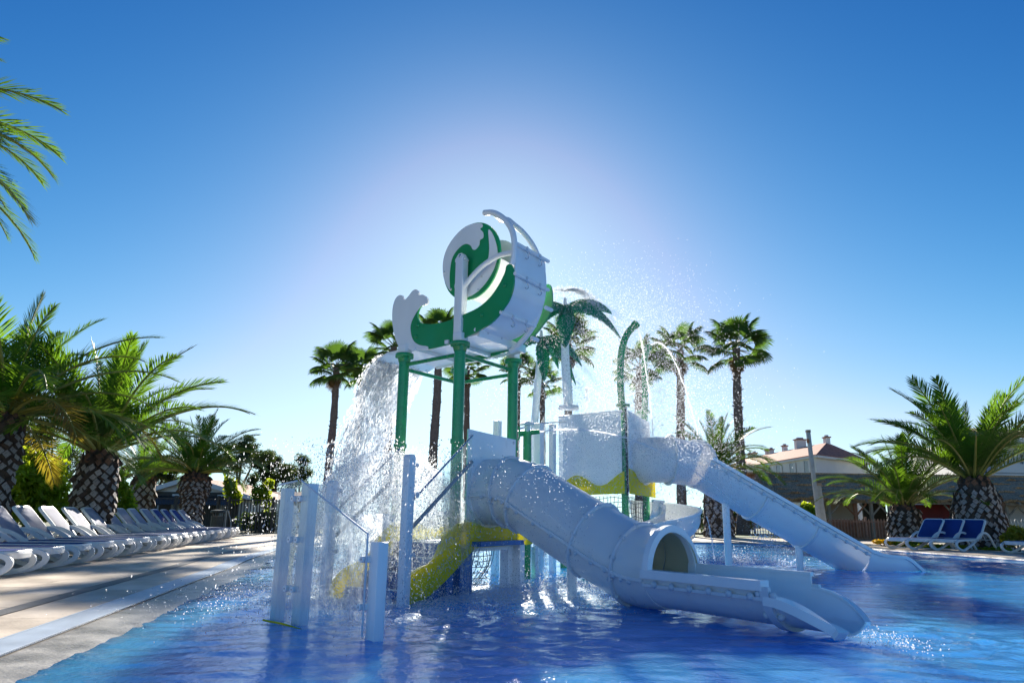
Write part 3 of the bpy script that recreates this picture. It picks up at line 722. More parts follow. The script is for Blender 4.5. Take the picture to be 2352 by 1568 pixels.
MB().tube([FC + FD * 1.44 + FS * ((RC + .015) * math.cos(an)) + UP * ((RC + .015) * math.sin(an) + .0) for an in ang], 1, sec=[(-.02, -.045), (.02, -.045), (.02, .045), (-.02, .045)], up=FD).build('joint_band', 'flange', tube, smooth=30)
for sgn in (-.075, .075):
    for dz in (-.24, -.06): bolt_at(o1_, FC + FD * (1.44 + sgn) - FS * (math.sqrt(max(.01, RC ** 2 - dz ** 2)) + .012) + UP * dz, -FS, s=1.1)
lp = path[50]
MB().tube([Vector((lp.x, lp.y, -.62)), Vector((lp.x, lp.y, lp.z - TR_ + .02))], .07, 14).build('support_leg', 'white', tube)
lp = path[36]
MB().tube([Vector((lp.x + .05, lp.y + .05, -.62)), Vector((lp.x + .05, lp.y + .05, lp.z - TR_ + .03))], .06, 14).build('support_leg', 'white', tube)

# far slide
far = thing('chute_slide', 'long straight white chute slide running down to the right edge of the pool', 'water slide', (4.5, 14.4, 0))
P2C = AT(1437, 1130, 13.5)
C2 = Vector((P2C.x, P2C.y, 0))                                      # nearest corner of the far play tower
A2, B2 = A, B
fp0 = C2 + A2 * .55 + A.cross(UP) * .03
e0_, e1_ = AT(1605, 1068, 14.25), AT(1868, 1223, 14.75)
lowp = AT(1965, 1276, 14.95)
fpath = spline([(fp0.x - .1, fp0.y + .07, 2.02), (fp0.x + .25, fp0.y - .12, 2.03), (fp0.x + .55, fp0.y - .15, 2.03), (fp0.x + .82, fp0.y - .02, 2.0), e0_ + (e0_ - e1_) * .02], 7)
RF = .43
f1 = pipe(MB(), fpath[:15], RF, n=28).build('tube_section', ['gelcoat', 'cream'], far, smooth=40)
f2 = pipe(MB(), fpath[14:], RF, n=28).build('tube_section', ['gelcoat', 'cream'], far, smooth=40)
for i in (14, len(fpath) - 1): flange(far, fpath, i, RF, bolts=10, h=.05)
fdir = (e1_ - e0_)
nseg = 3; st = [0, .36, .68, 1.0]
q0 = e0_; q1 = lowp + (e1_ - e0_) * 0
wal = .12
for k in range(nseg):
    pa, pb_ = q0.lerp(q1, st[k]), q0.lerp(q1, st[k + 1])
    pts = [pa.lerp(pb_, i / 6) for i in range(7)]
    mb = MB(); sweep(mb, pts, usec(RF, wal, .02, 16)); so = mb.build('chute_section', 'gelcoat', far, smooth=50)
    rr = (pb_ - pa).normalized().cross(UP).normalized(); upv = rr.cross((pb_ - pa).normalized())
    for sg in (-1, 1):
        MB().tube([p + rr * (sg * RF) + upv * wal for p in (pa, pb_)], 1, sec=[(-.05, -.03), (.05, -.03), (.05, .03), (-.05, .03)], up=UP).build('chute_rim', 'white', so, smooth=30)
        MB().tube([p + rr * (sg * (RF + .01)) + upv * (wal - .09) for p in (pa, pb_)], 1, sec=[(-.02, -.014), (.02, -.014), (.02, .014), (-.02, .014)], up=UP).build('seam_flange', 'flange', so, smooth=30)
    for i in range(5): bolt_at(so, pa.lerp(pb_, (i + .5) / 5) + rr * (RF + .03) + upv * (wal - .10), rr, s=1.3)
    an = [PI + PI * j / 20 for j in range(21)]
    MB().tube([pa + rr * ((RF + .015) * math.cos(x)) + upv * ((RF + .015) * math.sin(x)) for x in an], 1, sec=[(-.02, -.025), (.02, -.025), (.02, .025), (-.02, .025)], up=(pb_ - pa)).build('joint_band', 'flange', so, smooth=30)
tipp = AT(2100, 1296, 15.25)
ptl = spline([q1, q1 + (tipp - q1) * .18 - UP * .03 + (q1 - q0).normalized() * .02, q1 + Vector(((tipp - q1).x * .45, (tipp - q1).y * .45, -.10)), q1 + Vector(((tipp - q1).x * .75, (tipp - q1).y * .75, -.11)), Vector((tipp.x, tipp.y, q1.z - .13))], 5)
mb = MB(); lipf = lambda u: .12 - .03 * u - max(0, u - .62) * 1.05
sweep(mb, ptl, lambda u: usec(RF, lipf(u), .02, 16)); lo_ = mb.build('exit_lip', 'white', far, smooth=50)
for sg in (-1, 1):
    rail = []
    for i, p in enumerate(ptl):
        t, X, Y = frame_at(ptl, i); rail.append(p + X * (sg * RF) + Y * lipf(i / (len(ptl) - 1)))
    MB().tube(rail, 1, sec=[(-.05, -.03), (.05, -.03), (.05, .03), (-.05, .03)], up=UP).build('chute_rim', 'white', lo_, smooth=30)
for fr_, rr_ in ((.62, .07), (.16, .07)):
    sp = q0.lerp(q1, fr_); MB().tube([Vector((sp.x, sp.y, -.62)), Vector((sp.x, sp.y, sp.z - RF + .03))], rr_, 14).build('support_leg', 'white', far)

# small curved slide tucked under the far tower
curl = thing('curved_slide', 'short curved white slide bending out from under the far play tower', 'water slide', (3.2, 14.9, 0))
cpts = spline([C2 + A2 * 1.0 + Vector((-.1, .2, 1.16)), Vector((2.98, 14.72, 1.13)), Vector((3.30, 14.35, 1.04)), Vector((3.22, 13.92, .92)), Vector((2.85, 13.62, .80)), Vector((2.35, 13.45, .68)), Vector((1.9, 13.3, .60))], 6)
mb = MB(); sweep(mb, cpts, lambda u: usec(.34, .12, .02, 14, .12)); cs = mb.build('chute_section', 'gelcoat', curl, smooth=50)
for sg in (-1, 1):
    rail = []
    for i, p in enumerate(cpts):
        t, X, Y = frame_at(cpts, i); rail.append(p + X * (sg * .34) + Y * .12)
    MB().tube(rail, 1, sec=[(-.035, -.02), (.035, -.02), (.035, .02), (-.035, .02)], up=UP).build('chute_rim', 'white', cs, smooth=30)
sp = cpts[20]; MB().tube([Vector((sp.x, sp.y, -.62)), Vector((sp.x, sp.y, sp.z - .32))], .05, 12).build('support_leg', 'white', curl)

# ================================================================== STAIR AND NEAR PLATFORM
Q0, Q1 = Vector((-1.172, 8.234, 0)), Vector((.10, 10.50, 0))
ED = (Q1 - Q0).normalized(); EN = ED.cross(UP).normalized()          # along the stair, outward to the right
LS = -EN                                                             # across the stair to the left
stair = thing('stair', 'blue stepped stair between wavy yellow side boards under the bucket tower', 'stair', Q0)
def Z6(x, y): return ONPL(826.9 + x / 4.917, 1139.3 + y / 4.917, Q0, EN)
so_ = [(455, 1260), (455, 1060), (500, 970), (580, 870), (690, 800), (780, 765), (830, 710), (870, 640), (900, 560), (950, 470), (1020, 390), (1100, 320), (1200, 290), (1300, 300), (1380, 335), (1470, 358), (1560, 345), (1640, 325), (1720, 345), (1800, 385), (1860, 398), (1910, 435), (1955, 490), (1935, 540), (1770, 548), (1500, 570), (1340, 580), (1270, 620), (1160, 740), (1040, 880), (920, 1000), (800, 1110), (650, 1220), (560, 1260)]
pts = [(p.x, p.y) for p in spline([(x, y, 0) for x, y in so_], 3, closed=True)]
WST = .98
for sh in (0, WST):
    o = MB().prism([Z6(x, y) + LS * sh for x, y in pts], LS * .03).build('side_board', 'yellow', stair, smooth=30)
    if sh == 0:
        for x, y in ((610, 940), (530, 1120), (1100, 650), (1060, 480), (1210, 440), (1360, 395), (1600, 385), (1725, 420), (1860, 490), (1810, 415)):
            bolt_at(o, Z6(x, y) - LS * .001, EN, BOLTY)
        for x, y0, y1 in ((1155, 500, 745), (1770, 400, 545)):
            MB().box((Z6(x, y0) + Z6(x, y1)) / 2 - LS * .001, (.006, .004, (Z6(x, y0) - Z6(x, y1)).length), basis(ED, LS, UP)).build('board_joint', 'darkrubber', o, smooth=None)
Mst = basis(ED, LS, UP)
for k in range(4):
    s0 = .20 + k * .29; zt = .12 + k * .165
    c = Q0 + ED * (s0 + .22) + LS * (WST / 2 + .015) + UP * (zt / 2 - .1)
    st_ = MB().box(c, (.46, WST - .045, zt + .2 - .012), Mst, bev=.012).build('step', 'bluestep', stair, smooth=30)
    MB().box(Q0 + ED * (s0 + .03) + LS * (WST / 2 + .015) + UP * (zt + .002), (.06, WST - .05, .012), Mst).build('step_nosing', 'white', st_, smooth=None)
c = Q0 + ED * 2.0 + LS * (WST / 2 + .015) + UP * .60
MB().box(c, (1.15, WST + .3, .06), Mst).build('platform_floor', 'bluestep', stair, smooth=None)
for s, l, hz in ((-.03, -.06, 1.62), (-.03, WST + .08, 1.34), (.0, WST + .75, 1.05)):
    p = Q0 + ED * s + LS * l
    mb = MB(); mb.box((p.x, p.y, (hz - .06 - .62) / 2), (.115, .095, hz + .62 - .06), Mst, bev=.008)
    mb.tube([p + UP * (hz - .062) - EN * .046, p + UP * (hz - .062) + EN * .046], .057, 16)
    po = mb.build('railing_post', 'white', stair, smooth=35)
    for z in (.52, hz - .45, hz - .12):
        if z < hz - .05: MB().tube([p + UP * z, p + UP * z + ED * .15], .026, 10).build('glass_clamp', 'flange', po)
    for z in (hz - .45,): MB().tube([p + UP * z + ED * .13 - EN * .035, p + UP * z + ED * .13 + EN * .035], .034, 10).build('clamp_head', 'flange', po)
for l in (-.06, WST + .08):
    a_ = Q0 + LS * l + ED * .08; b_ = Q0 + LS * l + ED * 1.28
    hz0, hz1 = (1.12, 1.96) if l < 0 else (1.0, 1.86)
    MB().prism([a_ + UP * .3, b_ + UP * .75, b_ + UP * hz1, a_ + UP * hz0], LS * .012).build('glass_side', 'glass', stair, smooth=None)
    MB().tube([a_ + UP * (hz0 + .0), b_ + UP * (hz1)], .012, 8).build('glass_edge', 'steel', stair)
    MB().tube([a_ + UP * (hz0 - .3), b_ + UP * (hz1 - .34)], .024, 10).build('handrail', 'galv', stair)
# column and hanging cargo net below the platform
net_mb = MB()
N0 = Q0 + ED * 1.75 + EN * -.25
for k in range(9):
    net_mb.tube(spline([N0 + ED * (k * .085) + UP * .58, N0 + ED * (k * .085 - .03) + LS * .04 * math.sin(k) + UP * .3, N0 + ED * (k * .06 - .1) + LS * .1 + UP * .02], 4), .005, 4)
for k in range(8):
    net_mb.tube([N0 + ED * (j * .085 - .012 * k) + UP * (.56 - k * .07) + LS * (.015 * k * math.sin(j)) for j in range(9)], .005, 4)
net_mb.build('rope_net', 'darkrubber', stair, smooth=None)
MB().tube(spline([Q0 + ED * 1.25 + LS * .55 + UP * .58, Q0 + ED * 1.24 + LS * .5 + UP * .3, Q0 + ED * 1.16 + LS * .42 + UP * .1, Q0 + ED * 1.02 + LS * .35 - UP * .03], 5), .028, 8).build('suction_hose', 'darkrubber', stair)
for s, l in ((1.75, .35), (2.5, .1), (2.62, -.02)):
    p = Q0 + ED * s + LS * l; MB().box((p.x, p.y, -.02), (.14, .14, 1.2), Mst, bev=.01).build('column', 'white', stair, smooth=30)

# ================================================================== GLASS SPLASH SCREEN in front
g0, g1 = G(616, 1425), G(838, 1470)
GD = (g1 - g0).normalized(); GN = GD.cross(UP).normalized()
scr = thing('splash_screen', 'clear acrylic splash screen with a slanting top held by white posts', 'glass screen', g0)
gl_len = (g1 - g0).length
s_mid = (G(664, 1433) - g0).length
hz, hr = 1.21, .80
Mg = basis(GD, GN, UP)
for s, h, w in ((.02, hz - .03, .085), (s_mid + .085, hz + .005, .125), (gl_len + .02, .735, .11)):
    p = g0 + GD * s - GN * .075
    po = MB().box((p.x, p.y, (h - .62) / 2), (w, .10, h + .62), Mg, bev=.006).build('post', 'white', scr, smooth=30)
    for z in (() if s < .1 else (.3, .72, 1.08) if h > 1 else (.24, .6)):
        for sx in ((-.125, -.01) if h > 1 and s > .1 else (-.09,)):
            q = g0 + GD * (s + sx) + UP * z
            MB().tube([q - GN * .04, q + GN * .030], .026, 14).build('clamp', 'white', po)
            MB().tube([q + GN * .028, q + GN * .034], .008, 8).build('clamp_bolt', 'galv', po)
            MB().box(q - GN * .02 - GD * .0, (.085, .03, .05), Mg, bev=.01)  .build('clamp_arm', 'white', po, smooth=30)
e0s, e1s, e2s, e3s = 0.0, s_mid - .012, s_mid + .002, gl_len - .03
MB().prism([g0 + GD * e0s - UP * .3, g0 + GD * e1s - UP * .3, g0 + GD * e1s + UP * (hz + .03), g0 + GD * e0s + UP * hz], GN * .015).build('glass_pane', 'glass', scr, smooth=None)
MB().prism([g0 + GD * e2s - UP * .3, g0 + GD * e3s - UP * .3, g0 + GD * e3s + UP * hr, g0 + GD * (e2s + .06) + UP * (hz + .03), g0 + GD * e2s + UP * (hz + .03)], GN * .015).build('glass_pane', 'glass', scr, smooth=None)
for p, q in ((g0 + GD * e0s + UP * hz, g0 + GD * e1s + UP * (hz + .03)), (g0 + GD * (e2s + .06) + UP * (hz + .03), g0 + GD * e3s + UP * hr), (g0 + GD * e3s + UP * hr, g0 + GD * e3s + UP * .02)):
    MB().tube([p + GN * .0075, q + GN * .0075], .0085, 6).build('polished_edge', 'grate', scr)
MB().tube(spline([g0 + GN * .05 + UP * .012, g0 + GD * .16 + GN * .06 + UP * .014, g0 + GD * .34 + GN * .05 + UP * .012, g0 + GD * .6 + GN * .03 - UP * .01, g0 + GD * 1.1 + GN * .03 - UP * .03], 5), .009, 8).build('yellow_hose', 'yellow', scr)

# ================================================================== FAR PLAY TOWER
ft = thing('play_tower', 'white panelled play tower with a wavy yellow band and green legs', 'play tower', C2)
FZ, FT_ = 1.40, 2.92
LB, LA = 1.5, 1.02
def W2(al, be, z): return C2 + A2 * al + B2 * be + UP * z
RN = A2.cross(UP).normalized(); LN = UP.cross(B2).normalized()
if LN.y > 0: LN = -LN
for al, be in ((0.03, .03), (LA - .03, .03), (.03, LB - .03), (LA - .03, LB - .03)):
    p = W2(al, be, 0); MB().tube([p - UP * .62, p + UP * (FT_ - .02)], .065, 16).build('leg', 'green', ft)
MB().prism([W2(0, 0, FZ + .05), W2(LA, 0, FZ + .05), W2(LA, LB, FZ + .05), W2(0, LB, FZ + .05)], UP * .06).build('floor', 'bluestep', ft, smooth=None)
wl_ = MB().prism([W2(0, .02, FZ + .1) + LN * .06, W2(0, LB, FZ + .1) + LN * .06, W2(0, LB, FT_ - .05) + LN * .06, W2(0, .02, FT_) + LN * .06], LN * .02).build('wall_panel', 'white', ft, smooth=30)
wr_ = MB().prism([W2(.02, 0, FZ + .1) + RN * .06, W2(LA, 0, FZ + .1) + RN * .06, W2(LA, 0, FT_ - .12) + RN * .06, W2(.02, 0, FT_) + RN * .06], RN * .02).build('wall_panel', 'white', ft, smooth=30)
MB().prism([W2(LA, .02, FZ + .1) - LN * .06, W2(LA, LB, FZ + .1) - LN * .06, W2(LA, LB, FT_ + .22), W2(LA, LB * .72, FT_ + .16), W2(LA, LB * .45, FT_ - .02), W2(LA, .3, FT_ + .08), W2(LA, .02, FT_ + .22)], -LN * .02).build('wall_panel', 'white', ft, smooth=30)
MB().box(W2(0, LB / 2, FT_ - .02) + LN * .07, (.05, LB, .05), basis(LN, B2, UP), bev=.008).build('top_rail', 'white', ft, smooth=30)
# wavy yellow bands
def wave_top(s): return FZ + .27 + .115 * math.sin(s * 5.4 + 1.9) - .05 * s
n = 30
yl = [W2(0, -.04 + (LB + .06) * i / n, wave_top((LB + .06) * i / n)) for i in range(n + 1)]
MB().prism([p + LN * .083 for p in yl] + [W2(0, LB + .02, FZ - .05) + LN * .083, W2(0, -.04, FZ - .02) + LN * .083], LN * .025).build('yellow_band', 'yellow', ft, smooth=30)
yr = [W2(-.02 + (LA + .14) * i / n, 0, FZ + .32 + .11 * math.cos(i / n * 5.2) - .08 * i / n) for i in range(n + 1)]
MB().prism([p + RN * .083 for p in yr] + [W2(LA + .12, 0, FZ - .06) + RN * .083, W2(-.02, 0, FZ - .02) + RN * .083], RN * .025).build('yellow_band', 'yellow', ft, smooth=30)
MB().box(W2(-.03, -.03, (FZ + FT_) / 2) + (LN + RN) * .065, (.03, .03, FT_ - FZ + .1), basis(LN, B2, UP)).build('corner_joint', 'fence', ft, smooth=None)
gp = W2(0, LB, 0)
MB().prism([gp + LN * .02 + UP * 1.0, gp + B2 * .62 + LN * .02 + UP * 1.0, gp + B2 * .55 + LN * .02 + UP * (FT_ - .15), gp + B2 * .42 + LN * .02 + UP * (FT_ + .05), gp + LN * .02 + UP * (FT_ + .05)], LN * .012).build('glass_side', 'glass', ft, smooth=None)
nb = MB()
for k in range(17):
    for (p, d, L_) in ((W2(0, .08, 0), B2, LB - .16), (W2(.08, 0, 0), A2, LA - .16)):
        q = p + d * (L_ * k / 16); nb.tube([q + UP * (FZ - .06), q + LN * .06 * math.sin(k) + UP * (FZ - .5), q + UP * .35], .005, 4)
for k in range(12):
    z = FZ - .1 - k * .085
    nb.tube([W2(0, .08 + (LB - .16) * j / 8, z + .02 * math.sin(j * 1.3 + k)) for j in range(9)], .005, 4); nb.tube([W2(.08 + (LA - .16) * j / 6, 0, z + .02 * math.sin(j * 1.7 + k)) for j in range(7)], .005, 4)
nb.build('climbing_net', 'darkrubber', ft, smooth=None)

# walkway between the towers: white posts with clear sides
wk = thing('walkway', 'raised walkway with tall white square posts between the two play towers', 'walkway', (.9, 13.0, 0))
for (x, yb, yt, Y, w) in ((1143, 1180, 966, 12.4, .13), (1238, 1307, 972, 12.6, .16), (1269, 1300, 974, 13.2, .12), (1228, 1300, 1255, 12.0, .1)):
    t_ = AT(x, yt, Y); MB().box((t_.x, t_.y, (t_.z - .62) / 2), (w, w * .8, t_.z + .62), Mst, bev=.01).build('railing_post', 'white', wk, smooth=30)
a_, b_ = AT(1190, 990, 12.5), AT(1300, 975, 13.6)
MB().prism([Vector((a_.x, a_.y, 1.05)), Vector((b_.x, b_.y, 1.3)), b_, a_], Vector((.01, .012, 0))).build('glass_side', 'glass', wk, smooth=None)
MB().tube([AT(1190, 985, 12.5), AT(1240, 972, 12.7), AT(1300, 968, 13.4)], .012, 8).build('handrail', 'steel', wk)
wa, wb = PO[3], W2(LA * .5, LB, 0)
d = (wb - wa); MB().box((wa + wb) / 2 + UP * .98, (d.length, .9, .06), basis(d, UP.cross(d), UP)).build('walkway_floor', 'bluestep', wk, smooth=None)
# spray cannon on a green stub
cn = AT(1211, 1030, 11.8)
can = thing('water_cannon', 'small green water cannon with a ring handwheel beside the walkway', 'water cannon', Vector((cn.x, cn.y, 0)))
MB().tube([Vector((cn.x, cn.y, -.62)), Vector((cn.x, cn.y, cn.z + .27))], .07, 14).build('stand', 'green', can)
ct = Vector((cn.x, cn.y, cn.z + .24))
MB().tube([ct + Vector((-.16 + .11 * math.cos(k * PI / 8) * .3, -.08, .11 * math.sin(k * PI / 8))) for k in range(16)], .014, 8, closed=True).build('handwheel', 'green', can)
MB().tube([ct + Vector((-.15, 0, 0)), ct + Vector((.2, 0, .04))], [.05, .035], 12).build('nozzle', 'green', can)
MB().tube([ct + Vector((0, 0, .0)), ct + Vector((0, 0, .16))], .045, 12).build('swivel', 'flange', can)
MB().lathe([(.12, 0), (.13, .02), (.06, .06)], 16, ct + UP * .14).build('swivel_cap', 'flange', can)

# ================================================================== FOUNTAIN PALMS AND SPRAY PIPES
def palm_leaf(mb, base, dirv, L, droop, w, lift=.35, mi=0, teeth=9):
    """thick fibreglass leaf with a notched lower edge, folded along the midrib"""
    d = Vector((dirv[0], dirv[1], 0)).normalized(); sd_ = Vector((-d.y, d.x, 0)); n = teeth * 4; mid = []; 
    for i in range(n + 1):
        u = i / n; mid.append(Vector(base) + d * (L * (u - .12 * u * u)) + UP * (lift * u * L * 1.4 - droop * L * u * u * 1.5))
    for sg in (-1, 1):
        top, low = [], []
        for i in range(n + 1):
            u = i / n; ww = w * (math.sin(PI * min(1, .12 + u * .9)) ** .6) * (1, .97, .9, .74)[i % 4] if u < .97 else .02
            t = (mid[min(n, i + 1)] - mid[max(0, i - 1)]).normalized()
            top.append(mid[i]); low.append(mid[i] + sd_ * (sg * ww * .55) - UP * (ww * .80) + t * (.018 * (i % 4)))
        thick = sd_ * (-sg * .012) - UP * .012
        rows = [top, low]; mb.grid(rows, mi); mb.grid([[p + thick for p in low], [p + thick for p in top]], mi)
        mb.grid([low, [p + thick for p in low]], mi)
    mb.tube(mid, [.035 * (1 - .7 * i / n) for i in range(n + 1)], 6, mi=mi)
def fountain_palm(label, base, top, ls, flz):
    t = thing('fountain_palm', label, 'fountain', (base.x, base.y, 0))
    mid = base.lerp(top, .5) + Vector((-.03, 0, 0))
    MB().tube(spline([base, mid, top], 6), [.10 - .03 * i / 12 for i in range(13)], 14).build('pole', 'white', t)
    MB().lathe([(.09, 0), (.2, .0), (.21, .02), (.21, .05), (.2, .07), (.1, .08)], 24, (base.x, base.y, flz)).build('flange', 'flange', t)
    MB().tube([top, top + UP * .26], [.05, .03], 10).build('spray_nozzle', 'flange', t)
    for k, (an, L, dr, w, lift) in enumerate(ls):
        mb = MB(); palm_leaf(mb, top + UP * .06, (math.cos(an), math.sin(an)), L, dr, w, lift); mb.build('leaf', 'leafgreen', t, smooth=40)
R_ = math.radians
fountain_palm('tall fountain palm with dark green leaves standing highest above the far play tower', AT(1306, 940, 14.35), AT(1298, 712, 14.35),
              [(R_(8), 1.12, .52, .21, .52), (R_(-20), 1.3, .66, .25, .30), (R_(-95), .62, 1.25, .34, .22), (R_(172), 1.0, .5, .2, .45), (R_(205), 1.05, .72, .24, .3), (R_(75), 1.0, .6, .22, .5), (R_(125), 1.0, .6, .22, .5)], AT(1306, 940, 14.35).z)
bq = AT(1208, 1000, 15.2)
fountain_palm('lower fountain palm leaning beside the tower pole with drooping green leaves', Vector((bq.x, bq.y, -.6)).lerp(bq, .02), AT(1243, 785, 15.2),
              [(R_(2), 1.0, .75, .24, .40), (R_(-38), 1.0, 1.0, .27, .30), (R_(60), .95, .8, .2, .5), (R_(150), .9, .8, .2, .5), (R_(-85), .6, 1.3, .28, .2), (R_(195), .95, .9, .22, .4)], 1.05)
def spray_pipe(label, pts, r):
    b = pts[0]; t = thing('spray_pipe', label, 'spray pipe', (b.x, b.y, 0))
    pp = spline(pts, 6); MB().tube(pp, r, 14).build('bent_pipe', 'green', t)
    e = pp[-1]; d = (pp[-1] - pp[-3]).normalized(); MB().tube([e - d * .03, e + d * .05], r * 1.18, 14).build('nozzle', 'green', t)
    MB().lathe([(r, -.03), (.13, -.025), (.135, 0), (.13, .025), (r, .03)], 20, (b.x, b.y, FT_ + .1)).build('flange', 'green', t)
sp1 = [W2(.03, .03, FT_ - .1)] + [AT(x, y, 13.5) for x, y in ((1426, 900), (1425, 840), (1429, 800), (1440, 768), (1459, 746))]
spray_pipe('tall green spray pipe bent to the right at the near tower corner', sp1, .068)
c2_ = W2(LA - .03, .03, 0)
sp2 = [Vector((c2_.x, c2_.y, FT_ - .2))] + [AT(x, y, c2_.y) for x, y in ((1482, 900), (1480, 850))] + [AT(1482, 818, c2_.y - .12), AT(1488, 800, c2_.y - .35)]
spray_pipe('shorter green spray pipe behind the bent one on the far play tower', sp2, .064)

# ================================================================== LOUNGERS
def rrect(w, l, r, n=5):
    pts = []
    for cx, cy, a0 in ((w / 2 - r, l / 2 - r, 0), (-w / 2 + r, l / 2 - r, PI / 2), (-w / 2 + r, -l / 2 + r, PI), (w / 2 - r, -l / 2 + r, 1.5 * PI)):
        pts += [(cx + r * math.cos(a0 + PI / 2 * k / n), cy + r * math.sin(a0 + PI / 2 * k / n)) for k in range(n + 1)]
    return pts
def make_lounger(fab, back_deg=56):
    t = thing('sun_lounger', 'x', 'sun lounger')
    rib = [(-.033, -.016), (.033, -.016), (.033, .016), (-.033, .016)]
    side = [(1.02, .345), (.6, .345), (.22, .335), (.07, .30), (.005, .235), (.02, .15), (.10, .075), (.24, .03), (.36, .045), (.55, .13), (.78, .245), (.95, .35), (1.08, .47), (1.22, .555), (1.36, .575), (1.50, .53), (1.62, .40), (1.72, .23), (1.82, .07), (1.87, .005)]
    for sg in (-1, 1):
        pts = spline([(x, sg * .325, z) for x, z in side], 3)
        MB().tube(pts, 1, sec=rib, up=(0, 1, 0)).build('side_frame', 'lframe', t, smooth=40)
        MB().box((.25, sg * .325, .012), (.07, .05, .025)).build('foot', 'lframe', t, smooth=None)
    # seat: moulded rim with a sling inside
    def rim(name, M4, w, l, r, parent):
        out = rrect(w, l, r); inn = rrect(w - .075, l - .075, max(.02, r - .035)); mb = MB(); n = len(out)
        P = lambda q, z: M4 @ Vector((q[0], q[1], z))
        rows = [[P(q, -.030) for q in inn], [P(q, -.034) for q in out], [P(q, -.02) for q in rrect(w + .014, l + .014, r)], [P(q, .012) for q in rrect(w + .014, l + .014, r)], [P(q, .022) for q in out], [P(q, .018) for q in inn], [P(q, -.030) for q in inn]]
        mb.grid(rows, close=True); o = mb.build(name, 'lframe', parent, smooth=45)
        mb = MB(); inn2 = rrect(w - .07, l - .07, max(.02, r - .035)); mb.add([P(q, .026) for q in inn2] + [P(q, .008) for q in inn2], [tuple(range(n)), tuple(range(2 * n - 1, n - 1, -1))])
        return o, mb
    Ms = Matrix.Translation((.58, 0, .352)) @ Matrix.Rotation(PI / 2, 4, 'Z')
    o, mb = rim('seat_frame', Ms, .60, 1.18, .14, t); mb.build('seat_sling', fab[0], t, smooth=None)
    lip = spline([(.10, -.24, .30), (.02, -.22, .30), (-.005, -.12, .30), (-.01, 0, .30), (-.005, .12, .30), (.02, .22, .30), (.10, .24, .30)], 4)
    MB().tube(lip, 1, sec=[(-.02, -.035), (.02, -.035), (.024, .03), (-.02, .035)], up=(0, 0, 1)).build('foot_lip', 'lframe', t, smooth=40)
    th = math.radians(back_deg); L = .78
    Mb = Matrix.Translation((1.16 + math.cos(th) * L / 2, 0, .36 + math.sin(th) * L / 2)) @ Matrix.Rotation(-th, 4, 'Y') @ Matrix.Rotation(PI / 2, 4, 'Z')
    o, mb = rim('back_frame', Mb, .62, L, .10, t); mb.build('back_sling', fab[1], t, smooth=None)
    MB().tube([(1.16 + math.cos(th) * .45, -.2, .36 + math.sin(th) * .45 - .03), (1.62, -.2, .30)], .014, 6).build('back_prop', 'lframe', t)
    MB().tube([(1.05, -.31, .33), (1.05, .31, .33)], .018, 6).build('cross_tube', 'lframe', t); MB().tube([(1.66, -.31, .34), (1.66, .31, .34)], .018, 6).build('cross_tube', 'lframe', t); MB().tube([(.22, -.31, .05), (.22, .31, .05)], .016, 6).build('cross_tube', 'lframe', t)
    return t
lg = {'pale': make_lounger(('fabblue', 'fabpale')), 'blue': make_lounger(('fabblue', 'fabblue')), 'low': make_lounger(('fabblue', 'fabblue'), 58)}
used_ = set()
def put_lounger(kind, x, y, z, rz, label, group, s=1.0):
    o = lg[kind] if kind not in used_ else copy_tree(lg[kind]); used_.add(kind)
    o.location = (x, y, z); o.rotation_euler = (0, 0, rz); o.scale = (s * (1.07 if s > 1.2 else 1), s, s * (.80 if s > 1.2 else 1)); tag(o, label, 'sun lounger', group)
ORD = ['last', 'second', 'third', 'fourth', 'fifth', 'sixth', 'seventh', 'eighth', 'ninth', 'tenth', 'eleventh', 'twelfth', 'thirteenth', 'fourteenth', 'fifteenth', 'sixteenth']
NLG = 16; kinds = {12: 'blue', 13: 'blue', 14: 'blue', 0: 'blue', 1: 'blue'}
for i in range(NLG):
    k = i - 3
    x, y = -7.83 - .228 * k, 14.0 + 1.165 * k; hd = math.radians(180 + 12 + random.uniform(-1.5, 1.5)); sc = 1.22
    kind = kinds.get(i, 'pale'); nth = NLG - i
    lab = ('pale backed' if kind == 'pale' else 'deep blue') + ' lounger, ' + ('the one nearest the dark fence, ending the long row' if nth == 1 else f'{ORD[nth - 1]} from the dark fence in the long row')
    put_lounger(kind, x - .25 * sc * math.cos(hd), y - .25 * sc * math.sin(hd), .034, hd, lab, 'sun loungers in the long row', sc)
for i, (x, Y, lab) in enumerate(((2058, 24.6, 'deep blue lounger furthest from the bushes, beside the palm trunk right of the pool'), (2110, 24.2, 'deep blue lounger in the middle of the three right of the pool'), (2168, 23.8, 'deep blue lounger of three, closest to the yellow green bush'))):
    p = AT(x, 1250, Y); put_lounger('low', p.x, Y, .066, math.radians((24, 27, 31)[i]), lab, 'loungers right of the pool', 1.21)
p = AT(2330, 1255, 22.0); put_lounger('low', p.x, p.y, .066, math.radians(20), 'lounger cut by the picture edge beyond the yellow green bush', 'loungers right of the pool', 1.21)
p = AT(1592, 1222, 31.5); put_lounger('pale', p.x, p.y, .066, math.radians(175), 'lone white lounger on the far deck beneath the curved slide', None, 1.0)

